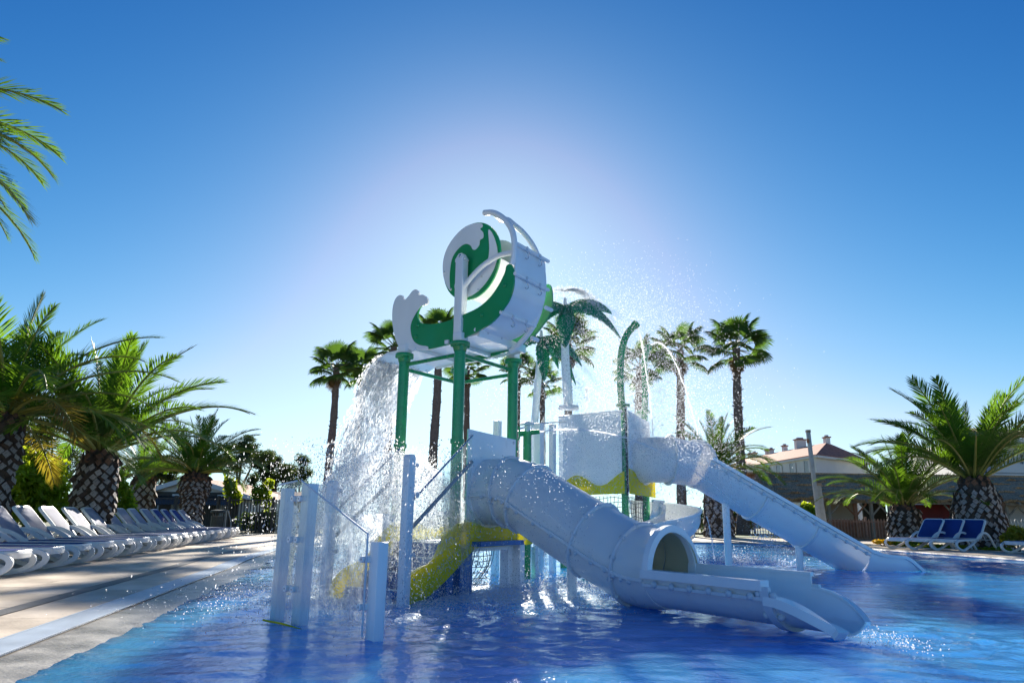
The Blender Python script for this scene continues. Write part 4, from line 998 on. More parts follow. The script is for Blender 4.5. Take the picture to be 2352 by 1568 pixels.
# ================================================================== PALMS
def leaflet(mb, p, d, L, w, nrm, sag, mi=0):
    s = d.cross(nrm).normalized() * w; m_ = p + d * (L * .5) - UP * (sag * .3); e = p + d * L - UP * sag
    mb.add([p - s * .5, p + s * .5, m_ + s, m_ - s, e], [(0, 1, 2, 3), (3, 2, 4)], mi)
def frond_mesh(name, elev, bend, L, seed, yellow=False, n=72, llen=.50, width=.0135):
    rd = random.Random(seed); e = math.radians(elev); bd = math.radians(bend); k = 24
    pts = [Vector((0, 0, 0))]; tw = rd.uniform(-.12, .12)
    for i in range(k):
        u = (i + .5) / k; a = e - bd * u ** 1.7; d = Vector((math.cos(a), tw * u, math.sin(a))).normalized(); pts.append(pts[-1] + d * (L / k))
    mb = MB(); mb.tube(pts, [.035 * (1 - .85 * i / k) + .004 for i in range(k + 1)], 5, caps=False, mi=1)
    for sg in (-1, 1):
        for j in range(n):
            u = .13 + .87 * (j + rd.random() * .6) / n; f = u * k; i = min(k - 1, int(f)); p = pts[i].lerp(pts[i + 1], f - i)
            t = (pts[i + 1] - pts[i]).normalized(); side = t.cross(UP); side = side.normalized() * sg if side.length > .05 else Vector((0, sg, 0)); nn = side.cross(t) * sg
            phi = math.radians(62 - 38 * u + rd.uniform(-7, 7)); v = math.radians(24 - 14 * u + rd.uniform(-10, 10))
            d = (t * math.cos(phi) + (side * math.cos(v) + nn * math.sin(v)) * math.sin(phi)).normalized()
            ll = llen * (L / 3) ** .5 * (.30 + .85 * math.sin(PI * min(1, .10 + .84 * u)) ** .8) * rd.uniform(.88, 1.08) * (1 if u < .9 else 1 - 3 * (u - .9))
            leaflet(mb, p, d, ll, width, nn, ll * ll * (.10 + .14 * rd.random()), 0)
    return mb.mesh(name, ['frondyellow' if yellow else 'frond', 'rachis'], None)
FR = [(frond_mesh('frond', el, bd, 3.0, sd_ + 10 * q), el) for q in (0, 1) for sd_, (el, bd) in enumerate(((84, 16), (70, 36), (56, 52), (42, 64), (28, 70), (12, 66), (-8, 50)))]
FRY = [frond_mesh('frond', el, bd, 3.0, 90 + sd_, True) for sd_, (el, bd) in enumerate(((18, 80), (2, 70)))]
bm_ = MB()                                                           # leaf-base scar: a proud rhomb with a tilted face
bm_.add([(-.5, 0, 0), (0, -.02, -.5), (.5, 0, 0), (0, -.02, .5), (-.38, .42, .05), (0, .60, -.28), (.38, .42, .05), (0, .25, .36)],
        [(0, 1, 5, 4), (1, 2, 6, 5), (2, 3, 7, 6), (3, 0, 4, 7)], 0); bm_.add([(-.38, .42, .05), (0, .60, -.28), (.38, .42, .05), (0, .25, .36)], [(0, 1, 2, 3)], 1)
BOSS = bm_.mesh('leaf_base', ['trunkdark', 'boss'], None); BOSSB = bm_.mesh('leaf_base', ['trunkdark', 'bossbrown'], None)
def canary(label, loc, h, prof, L, nf, seed, group, sc_w=.24, sc_h=.17, elev_min=-8, tilt=0, rough_only=False, yellow=0, full=True):
    """date palm: prof is [(height fraction, radius)]"""
    rd = random.Random(seed); t = thing('date_palm', label, 'palm tree', loc, 0, group); loc = Vector(loc)
    pr = [(p.y, p.x) for p in spline([(a, b, 0) for a, b in prof], 5)]
    tk = MB().lathe([(max(.03, r - .05), z * h - (.15 if i == 0 else 0)) for i, (r, z) in enumerate(pr)], 22, loc).build('trunk', 'trunkdark', t, smooth=60)
    def rad(z): return float(np.interp(z, [q[1] for q in pr], [q[0] for q in pr]))
    z = .05; row = 0
    while z < h * 1.0:
        r = rad(z / h) - .05; c = max(8, int(2 * PI * r / (sc_w * .90)))
        for k in range(c):
            an = 2 * PI * (k + .5 * (row % 2)) / c + rd.uniform(-.09, .09)
            if rd.random() < .06: continue
            sx = sc_w * rd.uniform(.78, 1.12); sz = sc_h * rd.uniform(1.55, 2.0)
            M4 = Matrix.Translation((r * math.cos(an), r * math.sin(an), z + rd.uniform(-.035, .035))) @ Matrix.Rotation(an - PI / 2, 4, 'Z') @ Matrix.Rotation(rd.uniform(-.15, .2), 4, 'X') @ Matrix.Rotation(rd.uniform(-.2, .2), 4, 'Y') @ Matrix.Diagonal((sx, .12 * rd.choice((.5, .8, 1, 1.2, 1.6, 2.3)), sz, 1))
            inst('leaf_base', BOSSB if z > h * .86 else BOSS, tk, M4)
        z += sc_h * .80; row += 1
    for k in range(nf):
        u = (k + .5) / nf; an = k * 2.39996 + rd.uniform(-.2, .2)
        el = 86 - (86 - elev_min) * u ** .8 + rd.uniform(-6, 6)
        me = min(FR[:7] if rd.random() < .5 else FR[7:], key=lambda q: abs(q[1] - el))[0]
        if yellow and u > .8 and rd.random() < yellow: me = FRY[rd.randrange(2)]
        s = L / 3 * rd.uniform(.88, 1.08) * (.82 if u < .15 else 1)
        rr = .06 + .7 * max(0, rad(1) - .12) * u
        inst('frond', me, t, Matrix.Translation((rr * math.cos(an), rr * math.sin(an), h - .06 + .14 * (1 - u))) @ Matrix.Rotation(an, 4, 'Z') @ Matrix.Rotation(rd.uniform(-.25, .25), 4, 'X') @ Matrix.Scale(s, 4))
    return t
def gp(x, Y): p = AT(x, 1200, Y); return (p.x, p.y, .0)
def hz_(x, y, Y): return AT(x, y, Y).z
GD_ = 'date palms round the pool'
pine_prof = [(0, .40), (.25, .45), (.6, .52), (.85, .47), (1, .33)]
canary('massive date palm with a thick dark scaly trunk behind the long lounger row', gp(207, 19), hz_(207, 1035, 19), pine_prof, 3.7, 42, 1, GD_, .25, .165, 27)
canary('smaller date palm with a brown swollen neck near the gabled house', gp(438, 29.5), hz_(438, 1085, 29.5), [(0, .44), (.45, .41), (.60, .46), (.74, .60), (.9, .55), (1, .38)], 2.9, 50, 2, GD_, .21, .12, 8)
canary('date palm at the picture edge with orange tipped drooping fronds over the hedge', gp(-30, 16.2), hz_(-30, 950, 16.2), [(0, .40), (.5, .36), (.85, .42), (1, .32)], 3.7, 44, 3, GD_, .24, .16, -16, yellow=.7)
canary('tall date palm outside the frame whose frond tips hang in at the top corner', (-10.15, 9.5, 0), 6.6, [(0, .5), (.5, .40), (.85, .42), (1, .34)], 3.0, 64, 4, GD_, .28, .3, -30)
canary('round date palm with a pineapple shaped trunk behind the three blue loungers', gp(2250, 26.3), hz_(2250, 1098, 26.3), [(0, .95), (.2, .86), (.55, .80), (.85, .60), (1, .42)], 4.0, 50, 5, GD_, .28, .20, 32)
canary('shorter date palm in front of the thatched bar with arching bright fronds', gp(2080, 28.5), hz_(2080, 1160, 28.5), [(0, .66), (.3, .66), (.7, .60), (1, .36)], 3.15, 46, 6, GD_, .25, .17, 22)
canary('date palm seen beyond the long chute slide, partly hidden by a fan palm trunk', gp(1652, 37), hz_(1652, 1075, 37), [(0, .72), (.4, .70), (.85, .62), (1, .4)], 3.3, 46, 7, GD_, .33, .25, 4)
canary('date palm half hidden behind the massive palm and the hedge', gp(318, 31), hz_(318, 1090, 31), [(0, .5), (.6, .5), (1, .4)], 2.0, 28, 8, GD_, .3, .22, 15)

def fan_mesh(seed, dead=False):
    rd = random.Random(seed); mb = MB(); P = .95; pts = [Vector((P * i / 6, 0, -.10 * (i / 6) ** 2)) for i in range(7)]
    mb.tube(pts, [.022 - .010 * i / 6 for i in range(7)], 5, caps=False, mi=1)
    hub = pts[-1]; n = 30; span = R_(250); droop = rd.uniform(.25, .45)
    for i in range(n):
        an = -span / 2 + span * (i + .5) / n; ln = .80 * (.72 + .28 * math.cos(an * .62)) * rd.uniform(.92, 1.05); dw = span / n * .52
        def pt(r, a, lift): return hub + Vector((r * math.cos(a), r * math.sin(a), lift - droop * r * r * .9 - .10 * abs(math.sin(a)) * r))
        b0 = hub; m0, m1 = pt(ln * .55, an - dw, 0), pt(ln * .55, an + dw, 0); mc = pt(ln * .55, an, .03); e = pt(ln, an + rd.uniform(-.05, .05), 0) - UP * (.12 * rd.random())
        k0, k1 = pt(ln * .8, an - dw * .7, 0), pt(ln * .8, an + dw * .7, 0)
        mb.add([b0, m0, mc, m1, k0, k1, e], [(0, 1, 2), (0, 2, 3), (1, 4, 2), (2, 5, 3), (2, 4, 6), (2, 6, 5)], 0)
    return mb.mesh('fan_leaf', ['deadleaf', 'deadleaf'] if dead else ['fan', 'petiole'], None)
FAN = [fan_mesh(s) for s in range(4)]; FAND = [fan_mesh(20 + s, True) for s in range(2)]
def fan_palm(label, px_, py_, Y, s, seed, lean=(0, 0), nf=22, base_px=None):
    rd = random.Random(seed); top = AT(px_, py_, Y); bx = AT(base_px or px_, 1200, Y)
    t = thing('fan_palm', label, 'palm tree', (bx.x, bx.y, 0), 0, 'tall fan palms behind the pool'); org = Vector((bx.x, bx.y, 0))
    path_ = spline([org - UP * .2, org.lerp(top, .35) + Vector((rd.uniform(-.1, .1), 0, 0)), org.lerp(top, .7) + Vector((rd.uniform(-.1, .1), 0, 0)), top], 8); k = len(path_)
    mb = MB(); mb.tube(path_, [(.205 - .06 * i / k + (.05 if i < 3 else 0) + .012 * math.sin(i * 1.9 + seed)) * s for i in range(k)], 12)
    for j in range(int(60 * top.z / 6)):                              # ragged leaf stubs
        u = rd.uniform(.05, .97); f = u * (k - 1); i = min(k - 2, int(f)); p = path_[i].lerp(path_[i + 1], f - i); an = rd.uniform(0, 2 * PI); r = .195 * s - .055 * s * u; d = Vector((math.cos(an), math.sin(an), 0)); w = d.cross(UP) * .05 * s
        big = 2.0 if rd.random() < .12 else 1
        mb.add([p + d * r * .9 - w - UP * .05, p + d * r * .9 + w - UP * .05, p + d * (r + .07 * s * big) + UP * .06 * s, p + d * r * .8 + UP * .03], [(0, 1, 2), (1, 3, 2), (3, 0, 2)])
    mb.build('trunk', 'fantrunk', t, smooth=50)
    nf += rd.randrange(-5, 5); nd_ = rd.randrange(2, 9)
    for q in range(nf + nd_):
        dead = q >= nf; u = (q + .5) / nf; an = q * 2.39996 + rd.uniform(-.3, .3); el = R_(80 - 105 * u + rd.uniform(-10, 10)) if not dead else R_(-72 + rd.uniform(-8, 8))
        M4 = Matrix.Translation(top - org + Vector((0, 0, .1 - .25 * u))) @ Matrix.Rotation(an, 4, 'Z') @ Matrix.Rotation(-el, 4, 'Y') @ Matrix.Rotation(rd.uniform(-.5, .5), 4, 'X') @ Matrix.Scale(s * (.80 if not dead else .55) * rd.uniform(.85, 1.1), 4)
        inst('fan_leaf', rd.choice(FAND if dead else FAN), t, M4)
    return t
for i, (x, y, Y, s, bxx, lab) in enumerate(((773, 845, 50.0, 1.50, 745, 'fan palm standing leftmost, its whole shaggy trunk clear against the sky'), (834, 850, 53.0, 1.45, 806, 'fan palm with reddish trunk just right of the leftmost fan palm'),
        (905, 795, 50.0, 1.61, 880, 'fan palm whose crown shows left of the white wave crest'), (1008, 772, 48.4, 1.61, 992, 'fan palm peeping over the green wave below the pivot post'), (1073, 850, 59.7, 1.45, 1070, 'fan palm hidden behind the front tower pole'),
        (1190, 850, 61.3, 1.45, 1185, 'fan palm seen between the tower and the lower fountain palm'), (1306, 790, 48.4, 1.61, 1304, 'fan palm directly behind the tall fountain palm'), (1245, 880, 58.1, 1.37, 1250, 'fan palm low behind the leaning fountain palm'),
        (1469, 842, 50.0, 1.61, 1468, 'fan palm with a drooping ragged crown behind the green spray pipes'), (1562, 805, 46.8, 1.61, 1568, 'fan palm just left of the clear standing rightmost one'), (1691, 800, 43.5, 1.58, 1706, 'fan palm standing rightmost, clear against the sky above the chute slide'))):
    fan_palm(lab, x, y, Y, s, 40 + i, base_px=bxx)

# ================================================================== BACKGROUND LEFT
def leaf_cloud(mb, blobs, n, size, seed, flat=.0, mi=0, narrow=1.0, shell=.55):
    """small leaf quads spread through ellipsoids (centre, radii)"""
    r = np.random.default_rng(seed); vol = np.array([b[1][0] * b[1][1] * b[1][2] for b in blobs]) ** .75; vol /= vol.sum()
    V = []; Fc = []
    for (c, rad), w in zip(blobs, vol):
        k = max(8, int(n * w)); d = r.normal(size=(k, 3)); d /= np.linalg.norm(d, axis=1)[:, None]
        rr = (shell + (1 - shell) * r.random(k)) * (1 + .28 * (vnoise(d * 2 + np.array(c), 1.3, seed) - .5) * 2)
        p = np.array(c) + d * rr[:, None] * np.array(rad)
        a = r.normal(size=(k, 3)); a[:, 2] *= (1 - flat); a /= np.linalg.norm(a, axis=1)[:, None]
        b = np.cross(a, r.normal(size=(k, 3))); b /= np.linalg.norm(b, axis=1)[:, None]
        s = size * (.6 + .8 * r.random(k))[:, None]
        q = np.stack([p - a * s, p + b * s * .45 * narrow, p + a * s, p - b * s * .45 * narrow], 1).reshape(-1, 3)
        o = len(mb.v) + len(V); V.extend(map(Vector, q.tolist())); Fc.extend([(o + 4 * i, o + 4 * i + 1, o + 4 * i + 2, o + 4 * i + 3) for i in range(k)])
    mb.v.extend(V); mb.f.extend(Fc); mb.mi.extend([mi] * len(Fc)); return mb
def bush(name, label, cat, blobs, n, size, seed, mt, group=None):
    c = blobs[0][0]; t = thing(name, label, cat, (c[0], c[1], 0), 0, group)
    leaf_cloud(MB(), blobs, n, size, seed).build('foliage', mt, t, smooth=None)
    for i, (bc_, br) in enumerate(blobs[:6]):
        MB().tube(spline([(c[0] + .1 * math.sin(i * 2.1), c[1] + .1 * math.cos(i * 2.1), -.05), ((c[0] + bc_[0]) / 2, (c[1] + bc_[1]) / 2, bc_[2] * .5), (bc_[0], bc_[1], bc_[2] + br[2] * .3)], 4), [.035 - .003 * k for k in range(9)], 6).build('stem', 'bark', t)
    return t
def BL(x, y, Y, rx, rz, ry=None): p = AT(x, y, Y); s = Y / FPX * 1.03; return ((p.x, p.y, p.z), (rx * s, (ry or rx) * s, rz * s))
bush('hedge_bush', 'bright yellow green leafy bush between the edge palm and the massive palm', 'bush', [BL(70, 1120, 21, 55, 60), BL(110, 1090, 21.5, 40, 40), BL(30, 1150, 21, 50, 50), BL(120, 1150, 21, 40, 45), BL(60, 1060, 21.3, 36, 34), BL(90, 1170, 21, 60, 30)], 6500, .10, 3, 'bush')
bush('hedge_bush', 'small light green bush just right of the massive palm trunk', 'bush', [BL(282, 1150, 24, 22, 40), BL(292, 1180, 24, 20, 30), BL(270, 1110, 24, 16, 30)], 1800, .08, 5, 'bush')
def pine(label, trunk_px, Y, blobs, n, seed, mt='pine', group='umbrella pines beyond the fence'):
    b = gp(trunk_px, Y); t = thing('pine_tree', label, 'pine tree', b, 0, group); base = Vector(b)
    top = Vector(blobs[0][0]) + Vector((0, 0, -blobs[0][1][2] * .3)); fork = base.lerp(top, .55)
    MB().tube(spline([base - UP * .2, base.lerp(fork, .5) + Vector((.15, 0, 0)), fork], 5), [.26 - .008 * k for k in range(11)], 9).build('trunk', 'bark', t)
    for bc_, br in blobs: MB().tube(spline([fork - UP * .3, (fork + Vector(bc_)) / 2 - UP * .25, Vector(bc_)], 5), [.12 - .009 * k for k in range(11)], 6).build('limb', 'bark', t)
    sub = []; rd = random.Random(seed)
    for bc_, br in blobs:
        for k in range(9):
            d = Vector((rd.gauss(0, 1), rd.gauss(0, 1), rd.gauss(0, .8))).normalized(); sub.append((tuple(bc_[j] + d[j] * br[j] * .68 for j in range(3)), tuple(q * rd.uniform(.32, .5) for q in br)))
    leaf_cloud(MB(), sub, n, .16, seed, narrow=.35, shell=.2).build('crown', mt, t, smooth=None)
    return t
pine('umbrella pine with a forked trunk showing through its crown above the fence', 548, 52, [BL(545, 1050, 52, 70, 34), BL(500, 1060, 52, 40, 24), BL(590, 1045, 52, 44, 30), BL(560, 1020, 52, 40, 20)], 9000, 1)
pine('dense rounded pine right of the forked one, beside the acrylic screen', 640, 55, [BL(632, 1080, 55, 42, 36), BL(610, 1060, 55, 36, 24), BL(650, 1110, 55, 34, 36), BL(600, 1100, 55, 30, 30)], 9000, 2)
pine('dark pine furthest right in the tree line next to the leftmost fan palm', 690, 60, [BL(688, 1075, 60, 34, 32), BL(670, 1095, 60, 30, 30), BL(700, 1100, 60, 24, 26)], 6000, 3)
pine('low pine behind the two left date palms above the red roof', 350, 48, [BL(345, 1075, 48, 60, 28), BL(300, 1085, 48, 40, 24), BL(390, 1070, 48, 44, 26), BL(360, 1100, 48, 50, 20)], 8000, 4)
pine('shadowy pine filling the gap behind the massive palm', 130, 40, [BL(120, 1020, 40, 90, 60), BL(60, 980, 40, 70, 60), BL(190, 1060, 40, 60, 50), BL(10, 1040, 40, 70, 70)], 9000, 6)
pine('distant pine clump between the two right hand fan palms', 1725, 70, [BL(1720, 1120, 70, 40, 20), BL(1690, 1130, 70, 30, 16)], 3000, 7)

# gabled house
HY = 40.0
def hp_(x, y, Y=HY): return AT(x, y, Y)
e0h, e1h, ap = hp_(302, 1144), hp_(578, 1146), hp_(440, 1102)
house = thing('gabled_house', 'low white house with shallow gable and dark awning behind the loungers', 'house', ((e0h.x + e1h.x) / 2, HY, 0))
zE = e0h.z
MB().prism([Vector((e0h.x, HY, -.1)), Vector((e1h.x, HY, -.1)), Vector((e1h.x, HY, zE)), Vector((ap.x, HY, ap.z)), Vector((e0h.x, HY, zE))], Vector((0, 8, 0))).build('wall', 'bwall', house, smooth=None)
for sA, sB in ((e0h, ap), (e1h, ap)):
    d = Vector((sB.x - sA.x, 0, sB.z - sA.z)); ext = d.normalized() * -.35
    for i in range(9):
        y0 = HY - .35 + i * .96
        pa, pb2 = Vector((sA.x, y0, sA.z + .06)) + ext, Vector((sB.x, y0, sB.z + .06)); MB().prism([pa, pb2, pb2 + Vector((0, .95, 0)), pa + Vector((0, .95, 0))], UP * .09).build('roof_board', 'tileroof', house, smooth=None)
    MB().prism([Vector((sA.x, HY - .4, sA.z - .05)) + ext, Vector((sB.x, HY - .4, sB.z - .05)), Vector((sB.x, HY - .4, sB.z + .2)), Vector((sA.x, HY - .4, sA.z + .2)) + ext], Vector((0, .06, 0))).build('bargeboard', 'bwall', house, smooth=None)
aw = MB(); n = 60
for i in range(n):
    x = e0h.x + .1 + (e1h.x - e0h.x - .5) * i / n; w = (e1h.x - e0h.x - .5) / n; zz = .03 * (i % 2)
    aw.add([(x, HY - .05, zE + .16 + zz), (x + w, HY - .05, zE + .16 + .03 - zz), (x + w, HY - 1.9, zE - .32 + .03 - zz), (x, HY - 1.9, zE - .32 + zz)], [(0, 1, 2, 3)])
aw.build('awning', 'fence', house, smooth=None)
for x in (e0h.x + .3, (e0h.x + e1h.x) / 2 - .9, (e0h.x + e1h.x) / 2 + 1.2, e1h.x - .6):
    MB().box((x, HY - 1.8, (zE - .35) / 2), (.07, .07, zE - .35)).build('awning_post', 'galv', house, smooth=None)
MB().box(((e0h.x + e1h.x) / 2 - .2, HY - .03, .95), (5.6, .04, 2.1)).build('veranda_shade', 'fence', house, smooth=None)  # dark sheet before the white wall: shade under the awning put into colour
for px0, px1, mtw in ((396, 412, 'bwall'), (500, 516, 'bwall'), (418, 432, 'redwood')):
    a_, b_ = hp_(px0, 1150), hp_(px1, 1205); w = MB().box(((a_.x + b_.x) / 2, HY - .08, 1.0), (b_.x - a_.x, .05, 1.75)).build('door' if mtw == 'redwood' else 'window', mtw, house, smooth=None)
    if mtw == 'bwall':
        for j in range(3): MB().box((a_.x + (b_.x - a_.x) * (j + .5) / 3, HY - .11, 1.05), ((b_.x - a_.x) / 3 - .05, .02, 1.5)).build('pane', 'shutter', w, smooth=None)
def shed(label, x0, x1, yt, yb, Y, dpt):
    a_, b_ = AT(x0, yt, Y), AT(x1, yb, Y); t = thing('low_house', label, 'house', ((a_.x + b_.x) / 2, Y, 0))
    MB().box(((a_.x + b_.x) / 2, Y + dpt / 2, b_.z / 2), (b_.x - a_.x, dpt, b_.z)).build('wall', 'bwall', t, smooth=None)
    n = 7
    for i in range(n):
        u0, u1 = i / n, (i + 1) / n
        MB().prism([Vector((a_.x - .3, Y - .3 + dpt * .5 * u0, b_.z + (a_.z - b_.z) * u0)), Vector((b_.x + .3, Y - .3 + dpt * .5 * u0, b_.z + (a_.z - b_.z) * u0)), Vector((b_.x + .3, Y - .3 + dpt * .5 * u1 + .05, b_.z + (a_.z - b_.z) * u1)), Vector((a_.x - .3, Y - .3 + dpt * .5 * u1 + .05, b_.z + (a_.z - b_.z) * u1))], UP * .08).build('tile_row', 'tileroof', t, smooth=None)
shed('low house with red tiled roof just left of the gabled one', 262, 315, 1110, 1135, 46, 7)
shed('low house with red tiled roof right of the gabled one behind the vines', 585, 660, 1128, 1152, 46, 7)

# dark bar fence, bin and shower post at the end of the deck
fa, fb = AT(300, 1225, 36.0), AT(520, 1222, 34.5)
fc = AT(735, 1222, 33.0)
BAR = MB().box((0, 0, .78), (.035, .035, 1.56)).mesh('bar', 'fence', None)
BARS = MB().box((0, 0, .8), (.014, .014, 1.6)).mesh('wire', 'fence', None)
def fence(label, p, q, step, me, pname, zt, posts=2.4):
    t = thing('fence', label, 'fence', (p.x, p.y, 0)); d = Vector((q.x - p.x, q.y - p.y, 0)); L_ = d.length; dn = d.normalized(); M3 = basis(dn, UP.cross(dn), UP)
    for i in range(int(L_ / step) + 1): inst(pname, me, t, Matrix.Translation(dn * (i * step)) @ M3.to_4x4())
    for z in (zt - .06, .16): c = Vector((p.x, p.y, 0)) + d / 2 + UP * z; MB().box(c, (L_, .05, .05), M3).build('rail', 'fence', t, smooth=None)
    for i in range(int(L_ / posts) + 1): c = Vector((p.x, p.y, zt / 2 + .04)) + dn * (i * posts); MB().box(c, (.10, .10, zt + .1), M3).build('post', 'fence', t, smooth=None)
    return t
fence('fine dark mesh fence in front of the gabled house', fa, fb, .12, BARS, 'wire', 1.62)
fence('dark vertical bar fence closing the far end of the left deck', fb, fc, .17, BAR, 'bar', 1.58)
hb = BL(640, 1195, 36, 40, 26)
bush('hedge', 'dark clipped hedge seen through the bar fence', 'hedge', [BL(590, 1198, 36.5, 40, 24), BL(640, 1195, 36.5, 40, 26), BL(690, 1196, 36.5, 40, 24)], 3500, .09, 9, 'pine')
bp_ = AT(497, 1218, 31.5)
bn = thing('litter_bin', 'black litter bin with a flat lid by the bar fence', 'litter bin', (bp_.x, bp_.y, 0))
MB().lathe([(.20, .05), (.26, .1), (.27, .80)], 16, (bp_.x, bp_.y, 0)).build('body', 'bin', bn); MB().lathe([(.30, .92), (.32, .95), (.30, 1.03), (.1, 1.06)], 16, (bp_.x, bp_.y, 0)).build('lid', 'bin', bn)
for k in range(3): MB().box((bp_.x + .25 * math.cos(k * 2.1), bp_.y + .25 * math.sin(k * 2.1), .46), (.05, .05, .95)).build('bracket', 'bin', bn, smooth=None)
sp_ = AT(516, 1218, 31.0)
sh = thing('hand_rail', 'thin bent steel hand rail beside the litter bin', 'hand rail', (sp_.x, sp_.y, 0))
MB().tube(spline([(sp_.x, sp_.y, .0), (sp_.x, sp_.y, .9), (sp_.x + .03, sp_.y, 1.02), (sp_.x + .10, sp_.y - .05, .95), (sp_.x + .28, sp_.y - .15, .55), (sp_.x + .30, sp_.y - .16, .02)], 5), .022, 8).build('tube', 'galv', sh)
for lab, bl in (('bright vine climbing the fence end beside the bin', [BL(530, 1120, 35, 14, 22), BL(540, 1140, 35, 14, 16), BL(522, 1105, 35, 8, 14)]), ('bright vine hanging over the bar fence near the acrylic screen', [BL(600, 1125, 35, 20, 14), BL(612, 1150, 35, 12, 22), BL(590, 1140, 35, 12, 18), BL(620, 1110, 35, 10, 12)])):
    bush('vine', lab, 'vine', bl, 700, .11, 12, 'vine')

# ================================================================== BACKGROUND RIGHT
# thatched bar
PY = 41.0
xl, xr = AT(1752, 1150, PY).x, AT(2480, 1170, PY).x
pav = thing('thatched_bar', 'long open sided bar with a dark thatched roof and timber posts', 'pavilion', ((xl + xr) / 2, PY, 0))
zev = lambda x: 2.10 + .0 * x
ridge = AT(1790, 1090, PY + 3.2).z; nC = 6; rd = random.Random(5)
for k in range(nC):
    u0, u1 = k / nC, (k + 1.25) / nC
    rows = []; nx = 110
    top, bot, un = [], [], []
    for i in range(nx + 1):
        v = i / nx; x = xl + .8 * k / nC * 1.2 + (xr - xl - 1.6 * k / nC) * v; sag = .10 * math.sin(v * 9 + k) * .4
        rag = rd.uniform(-.05, .05) + .05 * math.sin(v * 60 + k * 2)
        bot.append(Vector((x, PY - .9 + 3.6 * u0 + rag * .4, 2.08 + (ridge - 2.08) * u0 + .07 + sag * .3 + rag)))
        top.append(Vector((x, PY - .9 + 3.6 * min(1.05, u1), 2.08 + (ridge - 2.08) * min(1.03, u1) + sag * .3 + rd.uniform(-.02, .02))))
        un.append(bot[-1] + Vector((0, .10, -.13)))
    mb = MB(); mb.grid([un, bot, [b.lerp(t_, .5) + UP * .03 for b, t_ in zip(bot, top)], top]); mb.build('thatch_course', 'thatch', pav, smooth=None)
for i in range(nC):                                                   # hip end seen at the left
    u0, u1 = i / nC, (i + 1.2) / nC
    a_ = Vector((xl + .15 + .9 * u0, PY - .95 + 3.6 * u0, 2.1 + (ridge - 2.1) * u0 + .09)); b_ = Vector((xl + .15 + .9 * u1, PY - .95 + 3.6 * u1, 2.1 + (ridge - 2.1) * u1 + .09))
    MB().prism([a_ - Vector((.35, 0, .05)), a_ + Vector((.25, 0, .06)), b_ + Vector((.25, 0, .06)), b_ - Vector((.35, 0, .05))], Vector((0, .15, .12))).build('hip_thatch', 'thatch', pav, smooth=None)
    MB().prism([a_ - Vector((.3, 0, .02)), b_ - Vector((.3, 0, .02)), b_ + Vector((.6, 3.5 * (1 - u1) + 1, 0)), Vector((a_.x - .9, a_.y + 4.0, a_.z))], UP * .1).build('hip_thatch', 'thatch', pav, smooth=None)
MB().prism([Vector((xl, PY + 2.7, ridge)), Vector((xr, PY + 2.7, ridge)), Vector((xr, PY + 6.5, 2.1)), Vector((xl, PY + 6.5, 2.1))], UP * .12).build('back_slope', 'thatch', pav, smooth=None)
MB().box(((xl + xr) / 2, PY - .55, 1.98), (xr - xl - .5, .14, .16)).build('eave_beam', 'wood', pav, smooth=None)
MB().box(((xl + xr) / 2, PY - .2, 2.06), (xr - xl - .6, .5, .05)).build('soffit', 'redwood', pav, smooth=None)
for x in np.linspace(xl + .6, xr - .4, 15): MB().tube([(x, PY - 1.0, 1.99), (x, PY + .3, 2.2)], .06, 8).build('rafter_end', 'wood', pav)
def cx(x): return AT(1837.6 + x / 4.267, 1180, PY).x
for xq, mt_ in ((260, 'wood'), (515, 'redwood'), (670, 'wood'), (850, 'wood'), (1490, 'wood'), (1985, 'wood'), (2200, 'wood')):
    x = cx(xq); p = MB().tube([(x, PY - .35, 0), (x, PY - .35, 1.95)], .11, 10).build('post', mt_, pav)
    for sg in (-1, 1): MB().tube([(x, PY - .36, 1.2), (x + sg * .62, PY - .4, 1.88)], .05, 6).build('brace', mt_, p)
MB().box(((cx(240) + cx(830)) / 2, PY + 3.2, 1.0), (cx(830) - cx(240), .15, 2.1)).build('back_wall', 'pinkwall', pav, smooth=None)
MB().box(((cx(1110) + cx(1570)) / 2, PY + 1.0, .95), (cx(1570) - cx(1110), .15, 1.9)).build('red_wall', 'redwall', pav, smooth=None)
MB().box(((cx(1990) + cx(2700)) / 2, PY + 1.0, 1.0), (cx(2700) - cx(1990), .15, 2.0)).build('end_wall', 'pinkwall', pav, smooth=None)
MB().box(((cx(1570) + cx(1990)) / 2, PY + 3.0, 1.0), (cx(1990) - cx(1570), .15, 2.0)).build('opening_shade', 'fence', pav, smooth=None)  # dark sheet standing in for the shade inside the bar's opening
MB().box(((cx(870) + cx(1110)) / 2, PY + 3.0, 1.0), (cx(1110) - cx(870), .15, 2.0)).build('opening_shade', 'fence', pav, smooth=None)  # shade of the second opening, painted as a dark sheet too
MB().box(((cx(260) + cx(900)) / 2, PY + .3, .5), (cx(900) - cx(260), .35, 1.0)).build('counter', 'redwood', pav, smooth=None)
